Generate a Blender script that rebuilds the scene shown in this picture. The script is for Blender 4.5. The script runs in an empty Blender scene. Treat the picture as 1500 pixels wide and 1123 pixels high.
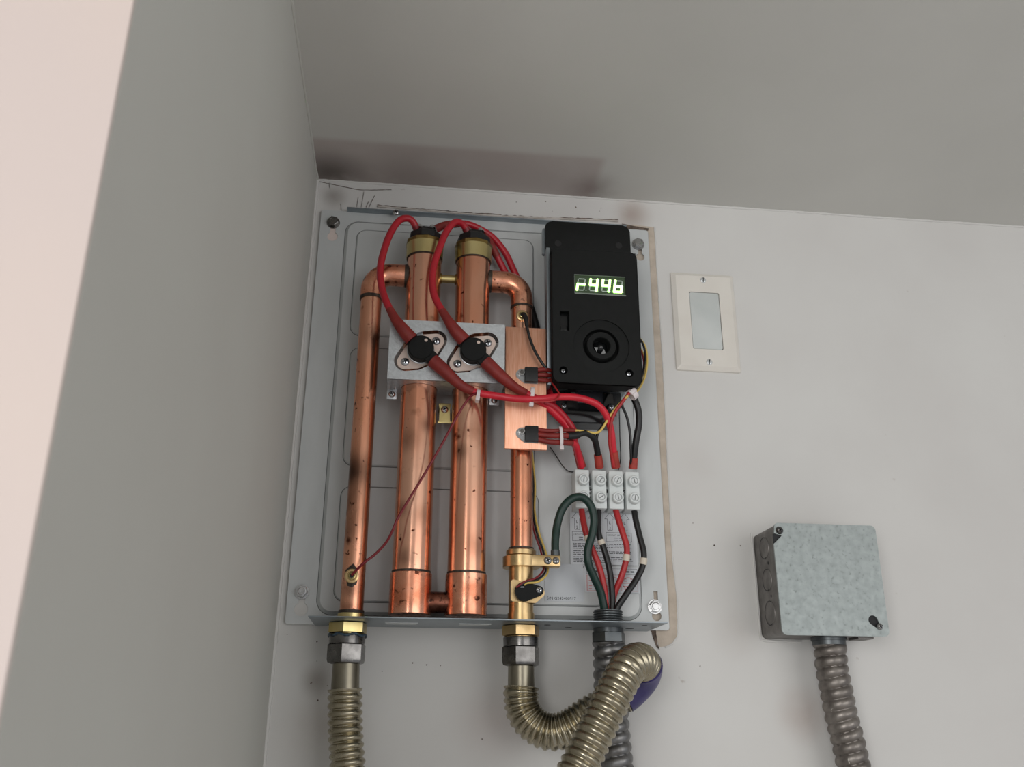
import bpy, bmesh, math, random
from mathutils import Vector, Matrix
random.seed(7)
S = 0.001
C = bpy.context.scene.collection

# ------------------------------------------------------------------ camera
CF, CP, CY, CR = 1351.27, .3603, .1137, .0048
CAM = Vector((.113, -.8724, -.556))
_f = Vector((math.sin(CY)*math.cos(CP), math.cos(CY)*math.cos(CP), math.sin(CP)))
_r0 = Vector((math.cos(CY), -math.sin(CY), 0)); _u0 = _r0.cross(_f)
CRT = math.cos(CR)*_r0 + math.sin(CR)*_u0; CUP = -math.sin(CR)*_r0 + math.cos(CR)*_u0
cd = bpy.data.cameras.new('camera'); cam = bpy.data.objects.new('camera', cd); C.objects.link(cam)
m = Matrix((CRT, CUP, -_f)).transposed().to_4x4(); m.translation = CAM
cam.matrix_world = m
cd.sensor_width = 36; cd.lens = CF*36/1500; cd.clip_start = .02
cd.dof.use_dof = True; cd.dof.focus_distance = .84; cd.dof.aperture_fstop = 12
bpy.context.scene.camera = cam

# ------------------------------------------------------------------ light
sc = bpy.context.scene
sc.view_settings.view_transform = 'Standard'; sc.view_settings.look = 'None'
sc.view_settings.gamma = 1; sc.view_settings.use_curve_mapping = False
sc.view_settings.exposure = 0.0
w = bpy.data.worlds.new('room_light'); sc.world = w; w.use_nodes = True
w.node_tree.nodes['Background'].inputs[0].default_value = (.93, .95, 1, 1)
w.node_tree.nodes['Background'].inputs[1].default_value = .48
def area(name, loc, target, sx, sy, power, col):
    l = bpy.data.lights.new(name, 'AREA'); l.shape = 'RECTANGLE'; l.size = sx; l.size_y = sy
    l.energy = power; l.color = col
    o = bpy.data.objects.new(name, l); C.objects.link(o); o.location = loc
    o.rotation_euler = (Vector(target)-Vector(loc)).to_track_quat('-Z', 'Y').to_euler()
    return o
area('window_light', (1.5, -2.1, -.35), (.25, 0, -.3), 1.7, 1.5, 17, (1, .985, .965))
area('second_window_light', (-.72, -2.4, -.4), (.2, 0, -.3), .9, 1.3, 26, (1, .985, .965))

def P(px, py, d):
    "point seen at a photograph pixel, d millimetres in front of the back wall (result in mm: x, d, z)"
    v = _f + CRT*((px-750)/CF) - CUP*((py-561.5)/CF)
    t = (-d*S - CAM.y)/v.y
    q = CAM + v*t
    return Vector((q.x/S, d, q.z/S))
def W(v): return Vector((v[0]*S, -v[1]*S, v[2]*S))

# ------------------------------------------------------------------ materials
def lin(c):
    return tuple(((x/255)/12.92 if x <= 10 else (((x/255)+.055)/1.055)**2.4) for x in c) + (1,)
MATS = {}
def mat(name, col, rough=.5, metal=0, col2=None, nscale=40, stretch=(1, 1, 1), bump=0, bscale=300,
        spots=None, rvar=0, emit=None, coat=0, spec=.5, trans=0):
    m = bpy.data.materials.new(name); m.use_nodes = True; MATS[name] = m
    nt = m.node_tree; N = nt.nodes; L = nt.links; b = N['Principled BSDF']
    b.inputs['Roughness'].default_value = rough; b.inputs['Metallic'].default_value = metal
    b.inputs['Specular IOR Level'].default_value = spec
    b.inputs['Coat Weight'].default_value = coat
    b.inputs['Transmission Weight'].default_value = trans
    b.inputs['Base Color'].default_value = lin(col)
    tc = N.new('ShaderNodeTexCoord'); mp = N.new('ShaderNodeMapping')
    L.new(tc.outputs['Object'], mp.inputs['Vector']); mp.inputs['Scale'].default_value = stretch
    cur = None
    def noise(scale, detail=4, src=mp.outputs[0]):
        n = N.new('ShaderNodeTexNoise'); n.inputs['Scale'].default_value = scale; n.inputs['Detail'].default_value = detail
        L.new(src, n.inputs['Vector']); return n
    def ramp(src, a, bb):
        r = N.new('ShaderNodeMapRange'); r.inputs[1].default_value = a; r.inputs[2].default_value = bb
        L.new(src, r.inputs[0]); return r.outputs[0]
    def mix(fac, c1, c2):
        x = N.new('ShaderNodeMix'); x.data_type = 'RGBA'; L.new(fac, x.inputs[0])
        for i, c in ((6, c1), (7, c2)):
            if isinstance(c, tuple): x.inputs[i].default_value = c
            else: L.new(c, x.inputs[i])
        return x.outputs[2]
    if col2:
        n = noise(nscale); cur = mix(ramp(n.outputs[0], .35, .65), lin(col), lin(col2))
    if spots:                       # list of (colour, scale, lo, hi, strength)
        for (sc_, s, lo, hi) in spots:
            n = noise(s, 5, tc.outputs['Object'])
            cur = mix(ramp(n.outputs[0], lo, hi), cur if cur else lin(col), lin(sc_))
    if cur: L.new(cur, b.inputs['Base Color'])
    if rvar:
        n = noise(nscale*1.7); r = N.new('ShaderNodeMapRange'); L.new(n.outputs[0], r.inputs[0])
        r.inputs[1].default_value = .3; r.inputs[2].default_value = .7
        r.inputs[3].default_value = max(.02, rough-rvar); r.inputs[4].default_value = rough+rvar
        L.new(r.outputs[0], b.inputs['Roughness'])
    if bump:
        n = noise(bscale); bp = N.new('ShaderNodeBump'); bp.inputs['Strength'].default_value = bump
        bp.inputs['Distance'].default_value = .001
        L.new(n.outputs[0], bp.inputs['Height']); L.new(bp.outputs[0], b.inputs['Normal'])
    if emit:
        b.inputs['Emission Color'].default_value = lin(emit[0]); b.inputs['Emission Strength'].default_value = emit[1]
    return m
mat('wall_paint', (202, 201, 198), .75, 0, (196, 194, 191), 5, bump=.25, bscale=35,
    spots=[((160, 150, 142), 60, .71, .8)])
mat('left_paint', (190, 190, 184), .65, 0, (184, 183, 177), 3, bump=.15, bscale=25)
mat('ceiling_paint', (203, 202, 197), .7, 0, (197, 196, 191), 4, bump=.2, bscale=25)
mat('jamb_paint', (210, 195, 187), .6, 0, (207, 193, 187), 6)
mat('plaster', (196, 190, 184), .85, 0, (172, 163, 155), 90, bump=.6, bscale=150)
mat('bare_plaster', (190, 178, 164), .9, 0, (172, 160, 146), 60, bump=.4, bscale=200)
mat('crack', (62, 52, 45), .9, 0, (110, 95, 84), 200)
mat('floor_tile', (205, 200, 192), .6, 0, (198, 192, 185), 20)
mat('panel_metal', (192, 195, 195), .48, .18, (185, 188, 188), 60, (1, 1, .25), rvar=.06)
mat('flange_metal', (150, 158, 163), .4, .8, (140, 148, 154), 60, (1, 1, .3))
mat('crease_shade', (96, 98, 98), .6, .3)  # dark tone that paints in the shade along pressed edges
mat('galvanised', (156, 163, 162), .5, .6, (144, 151, 150), 150, rvar=.05,
    spots=[((122, 128, 127), 300, .60, .75)])
mat('box_side_metal', (128, 125, 122), .5, .7, (104, 101, 98), 90, bump=.2)
mat('aluminium', (205, 209, 212), .38, .8, (190, 194, 197), 300, (1, 1, 1), bump=.25, bscale=900)
mat('copper', (246, 192, 164), .22, .97, (234, 164, 132), 28, (1, 1, .3), rvar=.06,
    spots=[((170, 104, 76), 14, .58, .78), ((110, 60, 40), 30, .66, .8), ((92, 46, 30), 160, .66, .70), ((120, 62, 42), 55, .68, .76)])
mat('copper_worn', (242, 184, 154), .25, .97, (224, 150, 116), 26, (1, 1, .3), rvar=.08,
    spots=[((120, 72, 54), 13, .60, .76), ((84, 42, 30), 150, .64, .69), ((96, 52, 38), 55, .66, .75)])
mat('copper_fitting', (240, 176, 146), .27, .95, (210, 132, 100), 45, rvar=.08,
    spots=[((84, 46, 34), 150, .60, .68)])
mat('copper_tarnished', (150, 98, 80), .36, 1, (110, 66, 52), 120, rvar=.1,
    spots=[((60, 40, 34), 250, .58, .66)])
mat('copper_plate', (240, 186, 158), .4, .9, (228, 164, 134), 60, (12, 1, 1), bump=.12, bscale=900,
    spots=[((190, 120, 92), 16, .60, .82)])
mat('solder', (84, 74, 66), .5, .6, (50, 44, 40), 200)
mat('brass', (214, 186, 140), .33, 1, (196, 166, 118), 60, rvar=.07)
mat('brass_yellow', (214, 198, 142), .32, 1, (196, 176, 118), 60, (1, 1, .2), rvar=.06)
mat('brass_dark', (150, 128, 78), .38, 1, (128, 106, 60), 90)
mat('steel', (190, 190, 190), .24, 1, (170, 170, 170), 80, rvar=.06)
mat('nut_steel', (126, 124, 122), .26, 1, (104, 102, 100), 90, rvar=.08)
mat('dark_edge_paint', (50, 52, 58), .5, .4)
mat('hose_steel', (172, 164, 144), .27, 1, (156, 148, 128), 60, rvar=.05)
mat('ferrule_steel', (150, 144, 128), .34, 1, (124, 118, 104), 60, (1, 1, .4), rvar=.06)
mat('conduit_metal', (140, 140, 140), .4, .9, (112, 110, 108), 110, rvar=.08, bump=.15)
mat('conduit_painted', (138, 132, 126), .42, .75, (112, 106, 101), 90, rvar=.08, bump=.2,
    spots=[((205, 200, 192), 150, .70, .73)])
mat('fitting_grey', (98, 102, 104), .4, .8, (84, 88, 90), 90)
mat('black_plastic', (20, 21, 21), .6, 0, (17, 19, 18), 200, bump=.1, bscale=1500, spec=.22)
mat('black_gloss', (18, 19, 20), .18, 0)
mat('black_rubber', (12, 12, 13), .5, 0)
mat('black_wire', (14, 15, 16), .42, 0)
mat('green_wire', (18, 50, 42), .42, 0, (14, 40, 34), 200)
mat('red_wire', (176, 26, 42), .38, 0, (164, 24, 38), 80, spots=[((70, 12, 20), 420, .70, .74)])
mat('bright_red_wire', (205, 34, 52), .36, 0, (192, 30, 48), 80, spots=[((90, 16, 26), 420, .71, .75)])
mat('lower_red_wire', (176, 40, 42), .42, 0, (160, 34, 36), 80)
mat('shrink_red', (134, 36, 30), .55, 0, (118, 30, 26), 120, bump=.3, bscale=300)
mat('shrink_orange', (170, 60, 48), .55, 0, (150, 50, 40), 120, bump=.2, bscale=300)
mat('dark_red_wire', (120, 18, 30), .4, 0)
mat('yellow_wire', (214, 184, 96), .42, 0)
mat('pink_wire', (170, 80, 74), .5, 0)
mat('white_nylon', (216, 206, 206), .45, 0, spec=.5)
mat('terminal_plastic', (214, 218, 217), .42, 0, (206, 211, 210), 100)
mat('screw_metal', (200, 202, 206), .22, 1)
mat('recess', (40, 40, 42), .7, .3)
mat('flange_plate', (226, 206, 194), .35, .45, (214, 194, 184), 80)
mat('triac_tab', (172, 174, 176), .3, 1)
mat('label_paper', (196, 200, 204), .5, 0)
mat('label_silver', (186, 190, 194), .45, .2)
mat('ink', (62, 62, 68), .7, 0)
mat('serial_ink', (30, 30, 34), .7, 0)
mat('red_ink', (196, 128, 128), .7, 0)
mat('marker_white', (206, 196, 180), .6, 0)
mat('ivory_plastic', (214, 210, 202), .38, 0, (210, 205, 197), 30)
mat('insert_plastic', (192, 196, 194), .5, 0, (184, 189, 187), 40)
mat('tape_purple', (66, 58, 110), .4, 0, (50, 46, 92), 90)
mat('teal_tape', (60, 84, 100), .45, .2, (30, 36, 48), 260)
mat('display_back', (62, 78, 56), .3, 0)
mat('display_lip', (120, 128, 120), .35, 0)
mat('segment_off', (176, 190, 178), .4, 0)
mat('segment_on', (180, 255, 140), .5, 0, emit=((196, 255, 146), 3.2))
mat('pale_screw', (205, 208, 208), .35, .5)
mat('pale_slot', (120, 122, 122), .5, .3)

# dirt and other darker patches with a shape of their own on ceiling and back wall
def smudges(mname, rects, blobs):
    """rects: (x0,x1,a0,a1,soft,colour,strength) in metres on the first axis pair; blobs: (x,a,r,colour,strength)"""
    m = MATS[mname]; nt = m.node_tree; N = nt.nodes; L = nt.links; b = N['Principled BSDF']
    tc = N.new('ShaderNodeTexCoord'); sep = N.new('ShaderNodeSeparateXYZ'); L.new(tc.outputs['Object'], sep.inputs[0])
    nz = N.new('ShaderNodeTexNoise'); nz.inputs['Scale'].default_value = 14; nz.inputs['Detail'].default_value = 6
    L.new(tc.outputs['Object'], nz.inputs['Vector'])
    cur = b.inputs['Base Color'].links[0].from_socket
    def mr(src, a, bb, lo=0, hi=1):
        r = N.new('ShaderNodeMapRange'); r.interpolation_type = 'SMOOTHSTEP'
        for i, v in ((1, a), (2, bb), (3, lo), (4, hi)): r.inputs[i].default_value = v
        L.new(src, r.inputs[0]); return r.outputs[0]
    def mul(a, c):
        x = N.new('ShaderNodeMath'); x.operation = 'MULTIPLY'
        L.new(a, x.inputs[0])
        if isinstance(c, float): x.inputs[1].default_value = c
        else: L.new(c, x.inputs[1])
        return x.outputs[0]
    def mix(f, c):
        nonlocal cur
        x = N.new('ShaderNodeMix'); x.data_type = 'RGBA'; L.new(f, x.inputs[0]); L.new(cur, x.inputs[6])
        x.inputs[7].default_value = lin(c); cur = x.outputs[2]
    for ax, rect in rects:
        x0, x1, a0, a1, soft, col, st = rect
        f = mul(mul(mr(sep.outputs[0], x0-soft, x0+soft), mr(sep.outputs[0], x1+soft, x1-soft)),
                mul(mr(sep.outputs[ax], a0-soft, a0+soft), mr(sep.outputs[ax], a1+soft, a1-soft)))
        f = mul(mul(f, mr(nz.outputs[0], .15, .6, .6, 1)), float(st)); mix(f, col)
    for ax, (x0, a0, r, col, st, *yy) in blobs:
        dx = N.new('ShaderNodeVectorMath'); dx.operation = 'DISTANCE'; L.new(tc.outputs['Object'], dx.inputs[0])
        v = [0, 0, 0]; v[0] = x0; v[ax] = a0
        if yy: v[1] = yy[0]
        dx.inputs[1].default_value = v
        f = mul(mul(mr(dx.outputs['Value'], r, 0.0), mr(nz.outputs[0], .3, .6, .3, 1)), float(st)); mix(f, col)
    L.new(cur, b.inputs['Base Color'])
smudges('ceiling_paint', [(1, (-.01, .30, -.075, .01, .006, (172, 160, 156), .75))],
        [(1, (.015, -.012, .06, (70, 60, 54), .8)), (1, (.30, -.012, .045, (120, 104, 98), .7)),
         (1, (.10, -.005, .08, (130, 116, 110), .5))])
smudges('wall_paint', [],
        [(2, (.02, -.02, .02, (110, 100, 92), .6)), (2, (.345, -.018, .03, (150, 132, 122), .7)),
         (2, (.05, -.56, .05, (170, 158, 150), .5)), (2, (.04, -.515, .02, (120, 108, 98), .6)),
         (2, (.40, -.30, .03, (185, 180, 176), .3)), (2, (.43, -.47, .03, (178, 168, 160), .5)),
         (2, (.20, -.55, .05, (182, 170, 166), .5)), (2, (.487, -.54, .035, (168, 152, 144), .6))])  # last blob darkens the wall left of the junction box conduit

smudges('copper_worn', [], [(2, (.060, -.335, .034, (64, 44, 36), .95, -.046)), (2, (.061, -.370, .026, (84, 58, 46), .8, -.046)), (2, (.058, -.39, .02, (90, 62, 50), .6, -.044)),
        (2, (.078, -.20, .022, (60, 40, 32), .7, -.044)), (2, (.0678, -.441, .012, (96, 60, 46), .6, -.047)), (2, (.216, -.386, .018, (120, 74, 56), .6, -.047)), (2, (.224, -.355, .014, (100, 62, 48), .6, -.045))])
smudges('copper', [], [(2, (.108, -.305, .018, (92, 58, 44), .8, -.053)), (2, (.106, -.37, .012, (84, 52, 40), .7, -.053)), (2, (.112, -.414, .014, (60, 44, 38), .9, -.056)),
        (2, (.158, -.315, .013, (92, 58, 44), .8, -.053)), (2, (.128, -.375, .016, (150, 92, 66), .6, -.055)), (2, (.176, -.40, .02, (150, 92, 66), .6, -.055)), (2, (.128, -.29, .014, (120, 70, 50), .7, -.055))])

# ------------------------------------------------------------------ mesh helpers (mm: x, d outwards, z)
class MB:
    def __init__(s): s.bm = bmesh.new()
    def _v(s, p): return s.bm.verts.new(W(p))
    def box(s, x0, x1, d0, d1, z0, z1, bev=0, seg=2):
        vs = [s._v((x, d, z)) for x in (x0, x1) for d in (d0, d1) for z in (z0, z1)]
        fs = [s.bm.faces.new([vs[i] for i in q]) for q in ((0, 1, 3, 2), (4, 6, 7, 5), (0, 4, 5, 1), (2, 3, 7, 6), (0, 2, 6, 4), (1, 5, 7, 3))]
        if bev:
            es = list({e for f in fs for e in f.edges})
            bmesh.ops.bevel(s.bm, geom=es, offset=bev*S, segments=seg, affect='EDGES', profile=.5)
        return s
    def obox(s, c, ux, uy, uz, hx, hy, hz, bev=0):
        "oriented box: centre, three axis vectors (mm space), half sizes"
        n0 = len(s.bm.verts)
        c = Vector(c); vs = []
        for a in (-1, 1):
            for b in (-1, 1):
                for g in (-1, 1): vs.append(s._v(c + Vector(ux)*hx*a + Vector(uy)*hy*b + Vector(uz)*hz*g))
        fs = [s.bm.faces.new([vs[i] for i in q]) for q in ((0, 1, 3, 2), (4, 6, 7, 5), (0, 4, 5, 1), (2, 3, 7, 6), (0, 2, 6, 4), (1, 5, 7, 3))]
        if bev:
            es = list({e for f in fs for e in f.edges})
            bmesh.ops.bevel(s.bm, geom=es, offset=bev*S, segments=2, affect='EDGES', profile=.5)
        return s
    def rings(s, rings, cap0=True, cap1=True, close=True):
        R = [[s._v(p) for p in r] for r in rings]
        n = len(R[0])
        for a, b in zip(R, R[1:]):
            for i in range(n if close else n-1):
                j = (i+1) % n
                s.bm.faces.new((a[i], a[j], b[j], b[i]))
        if cap0: s.bm.faces.new(list(reversed(R[0])))
        if cap1: s.bm.faces.new(R[-1])
        return s
    def lathe(s, p0, ax, prof, seg=32, rot=0, cap0=True, cap1=True):
        "prof: list of (distance along axis, radius)"
        ax = Vector(ax).normalized(); t = Vector((0, 0, 1)) if abs(ax.z) < .9 else Vector((0, 1, 0))
        u = ax.cross(t).normalized(); v = ax.cross(u)
        p0 = Vector(p0)
        rr = []
        for (h, r) in prof:
            rr.append([p0 + ax*h + u*(max(r, .001)*math.cos(2*math.pi*i/seg+rot)) + v*(max(r, .001)*math.sin(2*math.pi*i/seg+rot)) for i in range(seg)])
        return s.rings(rr, cap0, cap1)
    def cyl(s, p0, p1, r, seg=24, ch=0, rot=0):
        p0 = Vector(p0); p1 = Vector(p1); L = (p1-p0).length
        pr = [(0, r), (L, r)] if not ch else [(0, r-ch), (ch, r), (L-ch, r), (L, r-ch)]
        return s.lathe(p0, p1-p0, pr, seg, rot)
    def hexnut(s, p0, ax, h, r, rot=0, ch=None):
        ch = r*.1 if ch is None else ch
        return s.lathe(p0, ax, [(0, r-ch), (ch*.6, r), (h-ch*.6, r), (h, r-ch)], 6, rot)
    def tube(s, pts, rad, seg=16, cap=True):
        pts = [Vector(p) for p in pts]; n = len(pts)
        T = [(pts[min(i+1, n-1)]-pts[max(i-1, 0)]).normalized() for i in range(n)]
        t0 = T[0]; a = Vector((0, 1, 0)) if abs(t0.y) < .8 else Vector((1, 0, 0))
        u = t0.cross(a).normalized(); rr = []
        for i in range(n):
            u = (u - T[i]*u.dot(T[i])).normalized(); v = T[i].cross(u)
            r = rad(i) if callable(rad) else rad
            ra, rb = r if isinstance(r, tuple) else (r, r)
            rr.append([pts[i] + u*(ra*math.cos(2*math.pi*k/seg)) + v*(rb*math.sin(2*math.pi*k/seg)) for k in range(seg)])
        return s.rings(rr, cap, cap)
    def prism(s, poly, d0, d1, bev=0, plane='xz'):
        def q(a, b, t): return (a, t, b) if plane == 'xz' else ((a, b, t) if plane == 'xd' else (t, a, b))
        A = [s._v(q(a, b, d0)) for a, b in poly]; B = [s._v(q(a, b, d1)) for a, b in poly]
        n = len(A); f1 = s.bm.faces.new(A); f2 = s.bm.faces.new(list(reversed(B)))
        for i in range(n):
            j = (i+1) % n; s.bm.faces.new((A[j], A[i], B[i], B[j]))
        if bev: bmesh.ops.bevel(s.bm, geom=list(f2.edges), offset=bev*S, segments=2, affect='EDGES', profile=.5)
        return s
    def plate(s, outer, holes, d0, d1):
        "flat plate in the xz plane with holes, thickness d0..d1"
        fr = []
        for d in (d0, d1):
            es = []; loops = []
            for lp in [outer]+holes:
                vs = [s._v((a, d, b)) for a, b in lp]; loops.append(vs)
                for i in range(len(vs)): es.append(s.bm.edges.new((vs[i], vs[(i+1) % len(vs)])))
            bmesh.ops.triangle_fill(s.bm, use_beauty=True, use_dissolve=False, edges=es)
            fr.append(loops)
        for A, B in zip(*fr):
            n = len(A)
            for i in range(n):
                j = (i+1) % n; s.bm.faces.new((A[i], A[j], B[j], B[i]))
        return s
def obj(name, mb, mt, parent=None, label=None, smooth=35, kind=None, mats=None):
    bm = mb.bm; bmesh.ops.recalc_face_normals(bm, faces=bm.faces)
    me = bpy.data.meshes.new(name); bm.to_mesh(me); bm.free()
    for p in me.polygons: p.use_smooth = True
    me.set_sharp_from_angle(angle=math.radians(smooth))
    for x in (mats or [mt]): me.materials.append(MATS[x])
    o = bpy.data.objects.new(name, me); C.objects.link(o)
    if parent is not None:
        o.parent = parent
        off = Vector((0, 0, 0)); p = parent
        while p is not None: off += p.location; p = p.parent
        o.location = -off
    if label: o['label'] = label
    if kind: o['kind'] = kind
    return o
def thing(name, loc, label, cat, group=None):
    o = bpy.data.objects.new(name, None); C.objects.link(o); o.empty_display_size = .01
    o.location = W(loc); o['label'] = label; o['category'] = cat
    if group: o['group'] = group
    return o
def tag(o, label, cat, group=None):
    o['label'] = label; o['category'] = cat
    if group: o['group'] = group
    return o
def rrect(x0, x1, z0, z1, r, n=6):
    out = []
    for cx, cz, a0 in ((x1-r, z1-r, 0), (x0+r, z1-r, 90), (x0+r, z0+r, 180), (x1-r, z0+r, 270)):
        for k in range(n+1):
            a = math.radians(a0+90*k/n); out.append((cx+r*math.cos(a), cz+r*math.sin(a)))
    return out
def circ(cx, cz, r, n=24): return [(cx+r*math.cos(2*math.pi*k/n), cz+r*math.sin(2*math.pi*k/n)) for k in range(n)]
def hull(circles, n=40):
    pts = [p for c in circles for p in circ(*c, n)]
    pts = sorted(set((round(a, 5), round(b, 5)) for a, b in pts))
    def half(ps):
        h = []
        for p in ps:
            while len(h) > 1 and (h[-1][0]-h[-2][0])*(p[1]-h[-2][1])-(h[-1][1]-h[-2][1])*(p[0]-h[-2][0]) <= 0: h.pop()
            h.append(p)
        return h
    a = half(pts); b = half(pts[::-1]); return a[:-1]+b[:-1]
def spline(cp, step=1.5):
    cp = [Vector(p) for p in cp]; n = len(cp)
    if n == 2: cp = [cp[0], cp[0].lerp(cp[1], .5), cp[1]]; n = 3
    out = []
    for i in range(n-1):
        p0 = cp[i-1] if i else cp[0]*2-cp[1]; p1 = cp[i]; p2 = cp[i+1]; p3 = cp[i+2] if i+2 < n else cp[-1]*2-cp[-2]
        k = max(4, int((p2-p1).length/step))
        t0 = 0; t1 = t0+max((p1-p0).length, 1e-3)**.5; t2 = t1+max((p2-p1).length, 1e-3)**.5; t3 = t2+max((p3-p2).length, 1e-3)**.5
        for j in range(k):
            t = t1+(t2-t1)*j/k
            A1 = p0*((t1-t)/(t1-t0))+p1*((t-t0)/(t1-t0)); A2 = p1*((t2-t)/(t2-t1))+p2*((t-t1)/(t2-t1)); A3 = p2*((t3-t)/(t3-t2))+p3*((t-t2)/(t3-t2))
            B1 = A1*((t2-t)/(t2-t0))+A2*((t-t0)/(t2-t0)); B2 = A2*((t3-t)/(t3-t1))+A3*((t-t1)/(t3-t1))
            out.append(B1*((t2-t)/(t2-t1))+B2*((t-t1)/(t2-t1)))
    out.append(cp[-1]); return out
def resample(pts, step):
    L = [0]
    for a, b in zip(pts, pts[1:]): L.append(L[-1]+(b-a).length)
    n = max(2, int(L[-1]/step)); out = []; j = 0
    for i in range(n+1):
        s_ = L[-1]*i/n
        while j < len(L)-2 and L[j+1] < s_: j += 1
        out.append(pts[j].lerp(pts[j+1], (s_-L[j])/max(L[j+1]-L[j], 1e-6)))
    return out
def sub(pts, a, b, step=1.5):
    p = resample(pts, step); n = len(p)-1
    i0, i1 = int(round(a*n)), int(round(b*n)); return p[i0:max(i1, i0+1)+1]
def screw_part(parent, p, r, name='screw', mt='screw_metal', h=None, rot=.4, label=None, slot=False):
    h = h or r*.55
    x, d, z = p; mb = MB(); prof = [(-.3, r*.98), (0, r)] + [(h*math.sin(a), r*math.cos(a)*.98) for a in (.35, .7, 1.05, 1.35)]
    mb.lathe(p, (0, 1, 0), prof, 20)
    o = obj(name, mb, mt, parent, label)
    q = MB(); c = Vector((x, d+h*.93, z))
    u = Vector((math.cos(rot), 0, math.sin(rot))); v = Vector((-math.sin(rot), 0, math.cos(rot))); w_ = Vector((0, 1, 0))
    q.obox(c, u, w_, v, r*(.85 if slot else .58), h*.1, r*.13)
    if not slot: q.obox(c, v, w_, u, r*.58, h*.1, r*.13)
    if parent.parent is None: obj('screw_recess', q, 'recess', o)
    else: q.bm.free()
    return o
def struct(name, mb, mt, parent=None, **k):
    o = obj(name, mb, mt, parent, **k)
    if parent is None: o['kind'] = 'structure'
    return o

# ------------------------------------------------------------------ the setting
def wavy_plane(name, org, u, v, nu, nv, amp, mt):
    mb = MB(); g = []
    org, u, v = Vector(org), Vector(u), Vector(v); n = u.cross(v).normalized()
    for i in range(nu+1):
        row = []
        for j in range(nv+1):
            p = org+u*(i/nu)+v*(j/nv)
            k = amp*(math.sin(p.x*.021+p.z*.013+1)+math.sin(p.y*.017-p.z*.02+p.x*.008))*.5 if 0 < i < nu and 0 < j < nv else 0
            row.append(mb._v(p+n*k))
        g.append(row)
    for i in range(nu):
        for j in range(nv): mb.bm.faces.new((g[i][j], g[i+1][j], g[i+1][j+1], g[i][j+1]))
    return mb
mb = MB(); mb.box(-100, 2000, -60, 0, -2300, 60); wall_back = struct('wall_back', mb, 'wall_paint')
mb = MB(); mb.box(-700, 0, 0, 575.5, -2300, 60, 0)
wl = struct('wall_left', mb, 'left_paint')
mb = MB(); mb.box(-700, -.5, 575.5, 577.5, -2300, 60); struct('wall_front', mb, 'jamb_paint')
mb = MB(); mb.box(-700, 2000, -60, 2600, 0, 60); struct('ceiling', mb, 'ceiling_paint')
mb = MB(); mb.box(-700, 2000, -60, 2600, -2360, -2300); struct('floor', mb, 'floor_tile')

def bead(name, pts, r, parent, jit=.5, mt='plaster', seg=8):
    p = resample([Vector(q) for q in pts], 4); rs = [r*(1+random.uniform(-jit, jit)*.6) for _ in p]
    p = [q+Vector((random.uniform(-1, 1), 0, random.uniform(-1, 1)))*r*.15*jit for q in p]
    mb = MB(); mb.tube(p, lambda i: rs[i], seg); return obj(name, mb, mt, parent)
bead('corner_filler', [(0, 0, -.5), (2000, 0, -.5)], 1.6, wall_back, mt='wall_paint')
bead('corner_filler', [(.3, 0, -1), (.3, 0, -1200)], 2.2, wall_back, mt='wall_paint')
bead('corner_filler', [(.3, 1, -.5), (.3, 570, -.5)], 1.5, wl, mt='left_paint')
# unpainted strip of old plaster beside and under the right edge of the heater panel
poly = [(345, -31), (371, -33), (370.5, -90), (371, -200), (370, -300), (369.5, -400), (372, -440), (371, -470), (366, -478), (358, -481), (352, -482), (350, -470), (349, -250)]
mb = MB(); mb.prism(poly[::-1], 0, .4); obj('bare_plaster_strip', mb, 'bare_plaster', wall_back)
bead('paint_ridge', [(371, .2, -33), (371, .2, -90), (371.5, .2, -200), (370.5, .2, -300), (370, .2, -400), (372.5, .2, -440), (371, .2, -471), (365, .2, -479), (358, .2, -482)], 1.0, wall_back, mt='wall_paint')
mb = MB(); mb.prism([(345, -466), (349.6, -466), (350.6, -479), (352.4, -484), (349.8, -482), (347, -474)][::-1], .2, .9); obj('crack', mb, 'crack', wall_back)
mb = MB(); mb.prism([(334, -31), (347, -33), (364, -35), (363, -38), (349, -37), (344, -46), (334, -45)][::-1], .2, .9); obj('crack', mb, 'crack', wall_back)
# cracked plaster lip along the top of the panel
def jag(pts, wid, name='crack', mt='crack'):
    p = [Vector((a, 0, b)) for a, b in pts]; p = resample(p, 3); up = []; dn = []
    for q in p:
        up.append((q.x, q.z+random.uniform(.1, 1)*wid)); dn.append((q.x, q.z-random.uniform(.1, .8)*wid))
    mb = MB(); mb.prism((up+dn[::-1])[::-1], .1, .7); return obj(name, mb, mt, wall_back)
jag([(66, -27.5), (90, -28.5), (150, -30), (200, -29.5)], 1.1)
jag([(118, -29.5), (180, -31), (225, -30), (330, -27)], 1.6)
jag([(3, -3), (20, -6), (45, -10), (60, -9), (80, -7)], .35)
for a, b, c_, d_ in ((44, -31, 45, -19), (49, -31, 50.5, -12), (57, -31, 62, -16), (54, -31, 56, -24), (28, -36, 27, -29), (13, -3, 14, -10)):
    jag([(a, b), (c_, d_)], .3); jag([(a+.3, b), (c_+.3, d_)], .3)
bead('plaster_lip', [(66, .5, -29), (110, .5, -30), (180, .5, -31.5), (230, .5, -30.5), (330, .5, -28)], 1.1, wall_back)
random.seed(11)
for k in range(26):
    x, z = random.choice([(random.uniform(5, 60), random.uniform(-560, -475)), (random.uniform(60, 330), random.uniform(-26, -6)),
                          (random.uniform(90, 300), random.uniform(-620, -490)), (random.uniform(380, 440), random.uniform(-500, -350))])
    mb = MB(); r = random.uniform(.25, .8); mb.prism([(x+r*math.cos(a)*random.uniform(.5, 1.6), z+r*math.sin(a)*random.uniform(.5, 1.4)) for a in (0, 1, 2, 3, 4, 5)][::-1], .05, .35)
    obj('paint_chip', mb, 'crack', wall_back)

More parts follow.
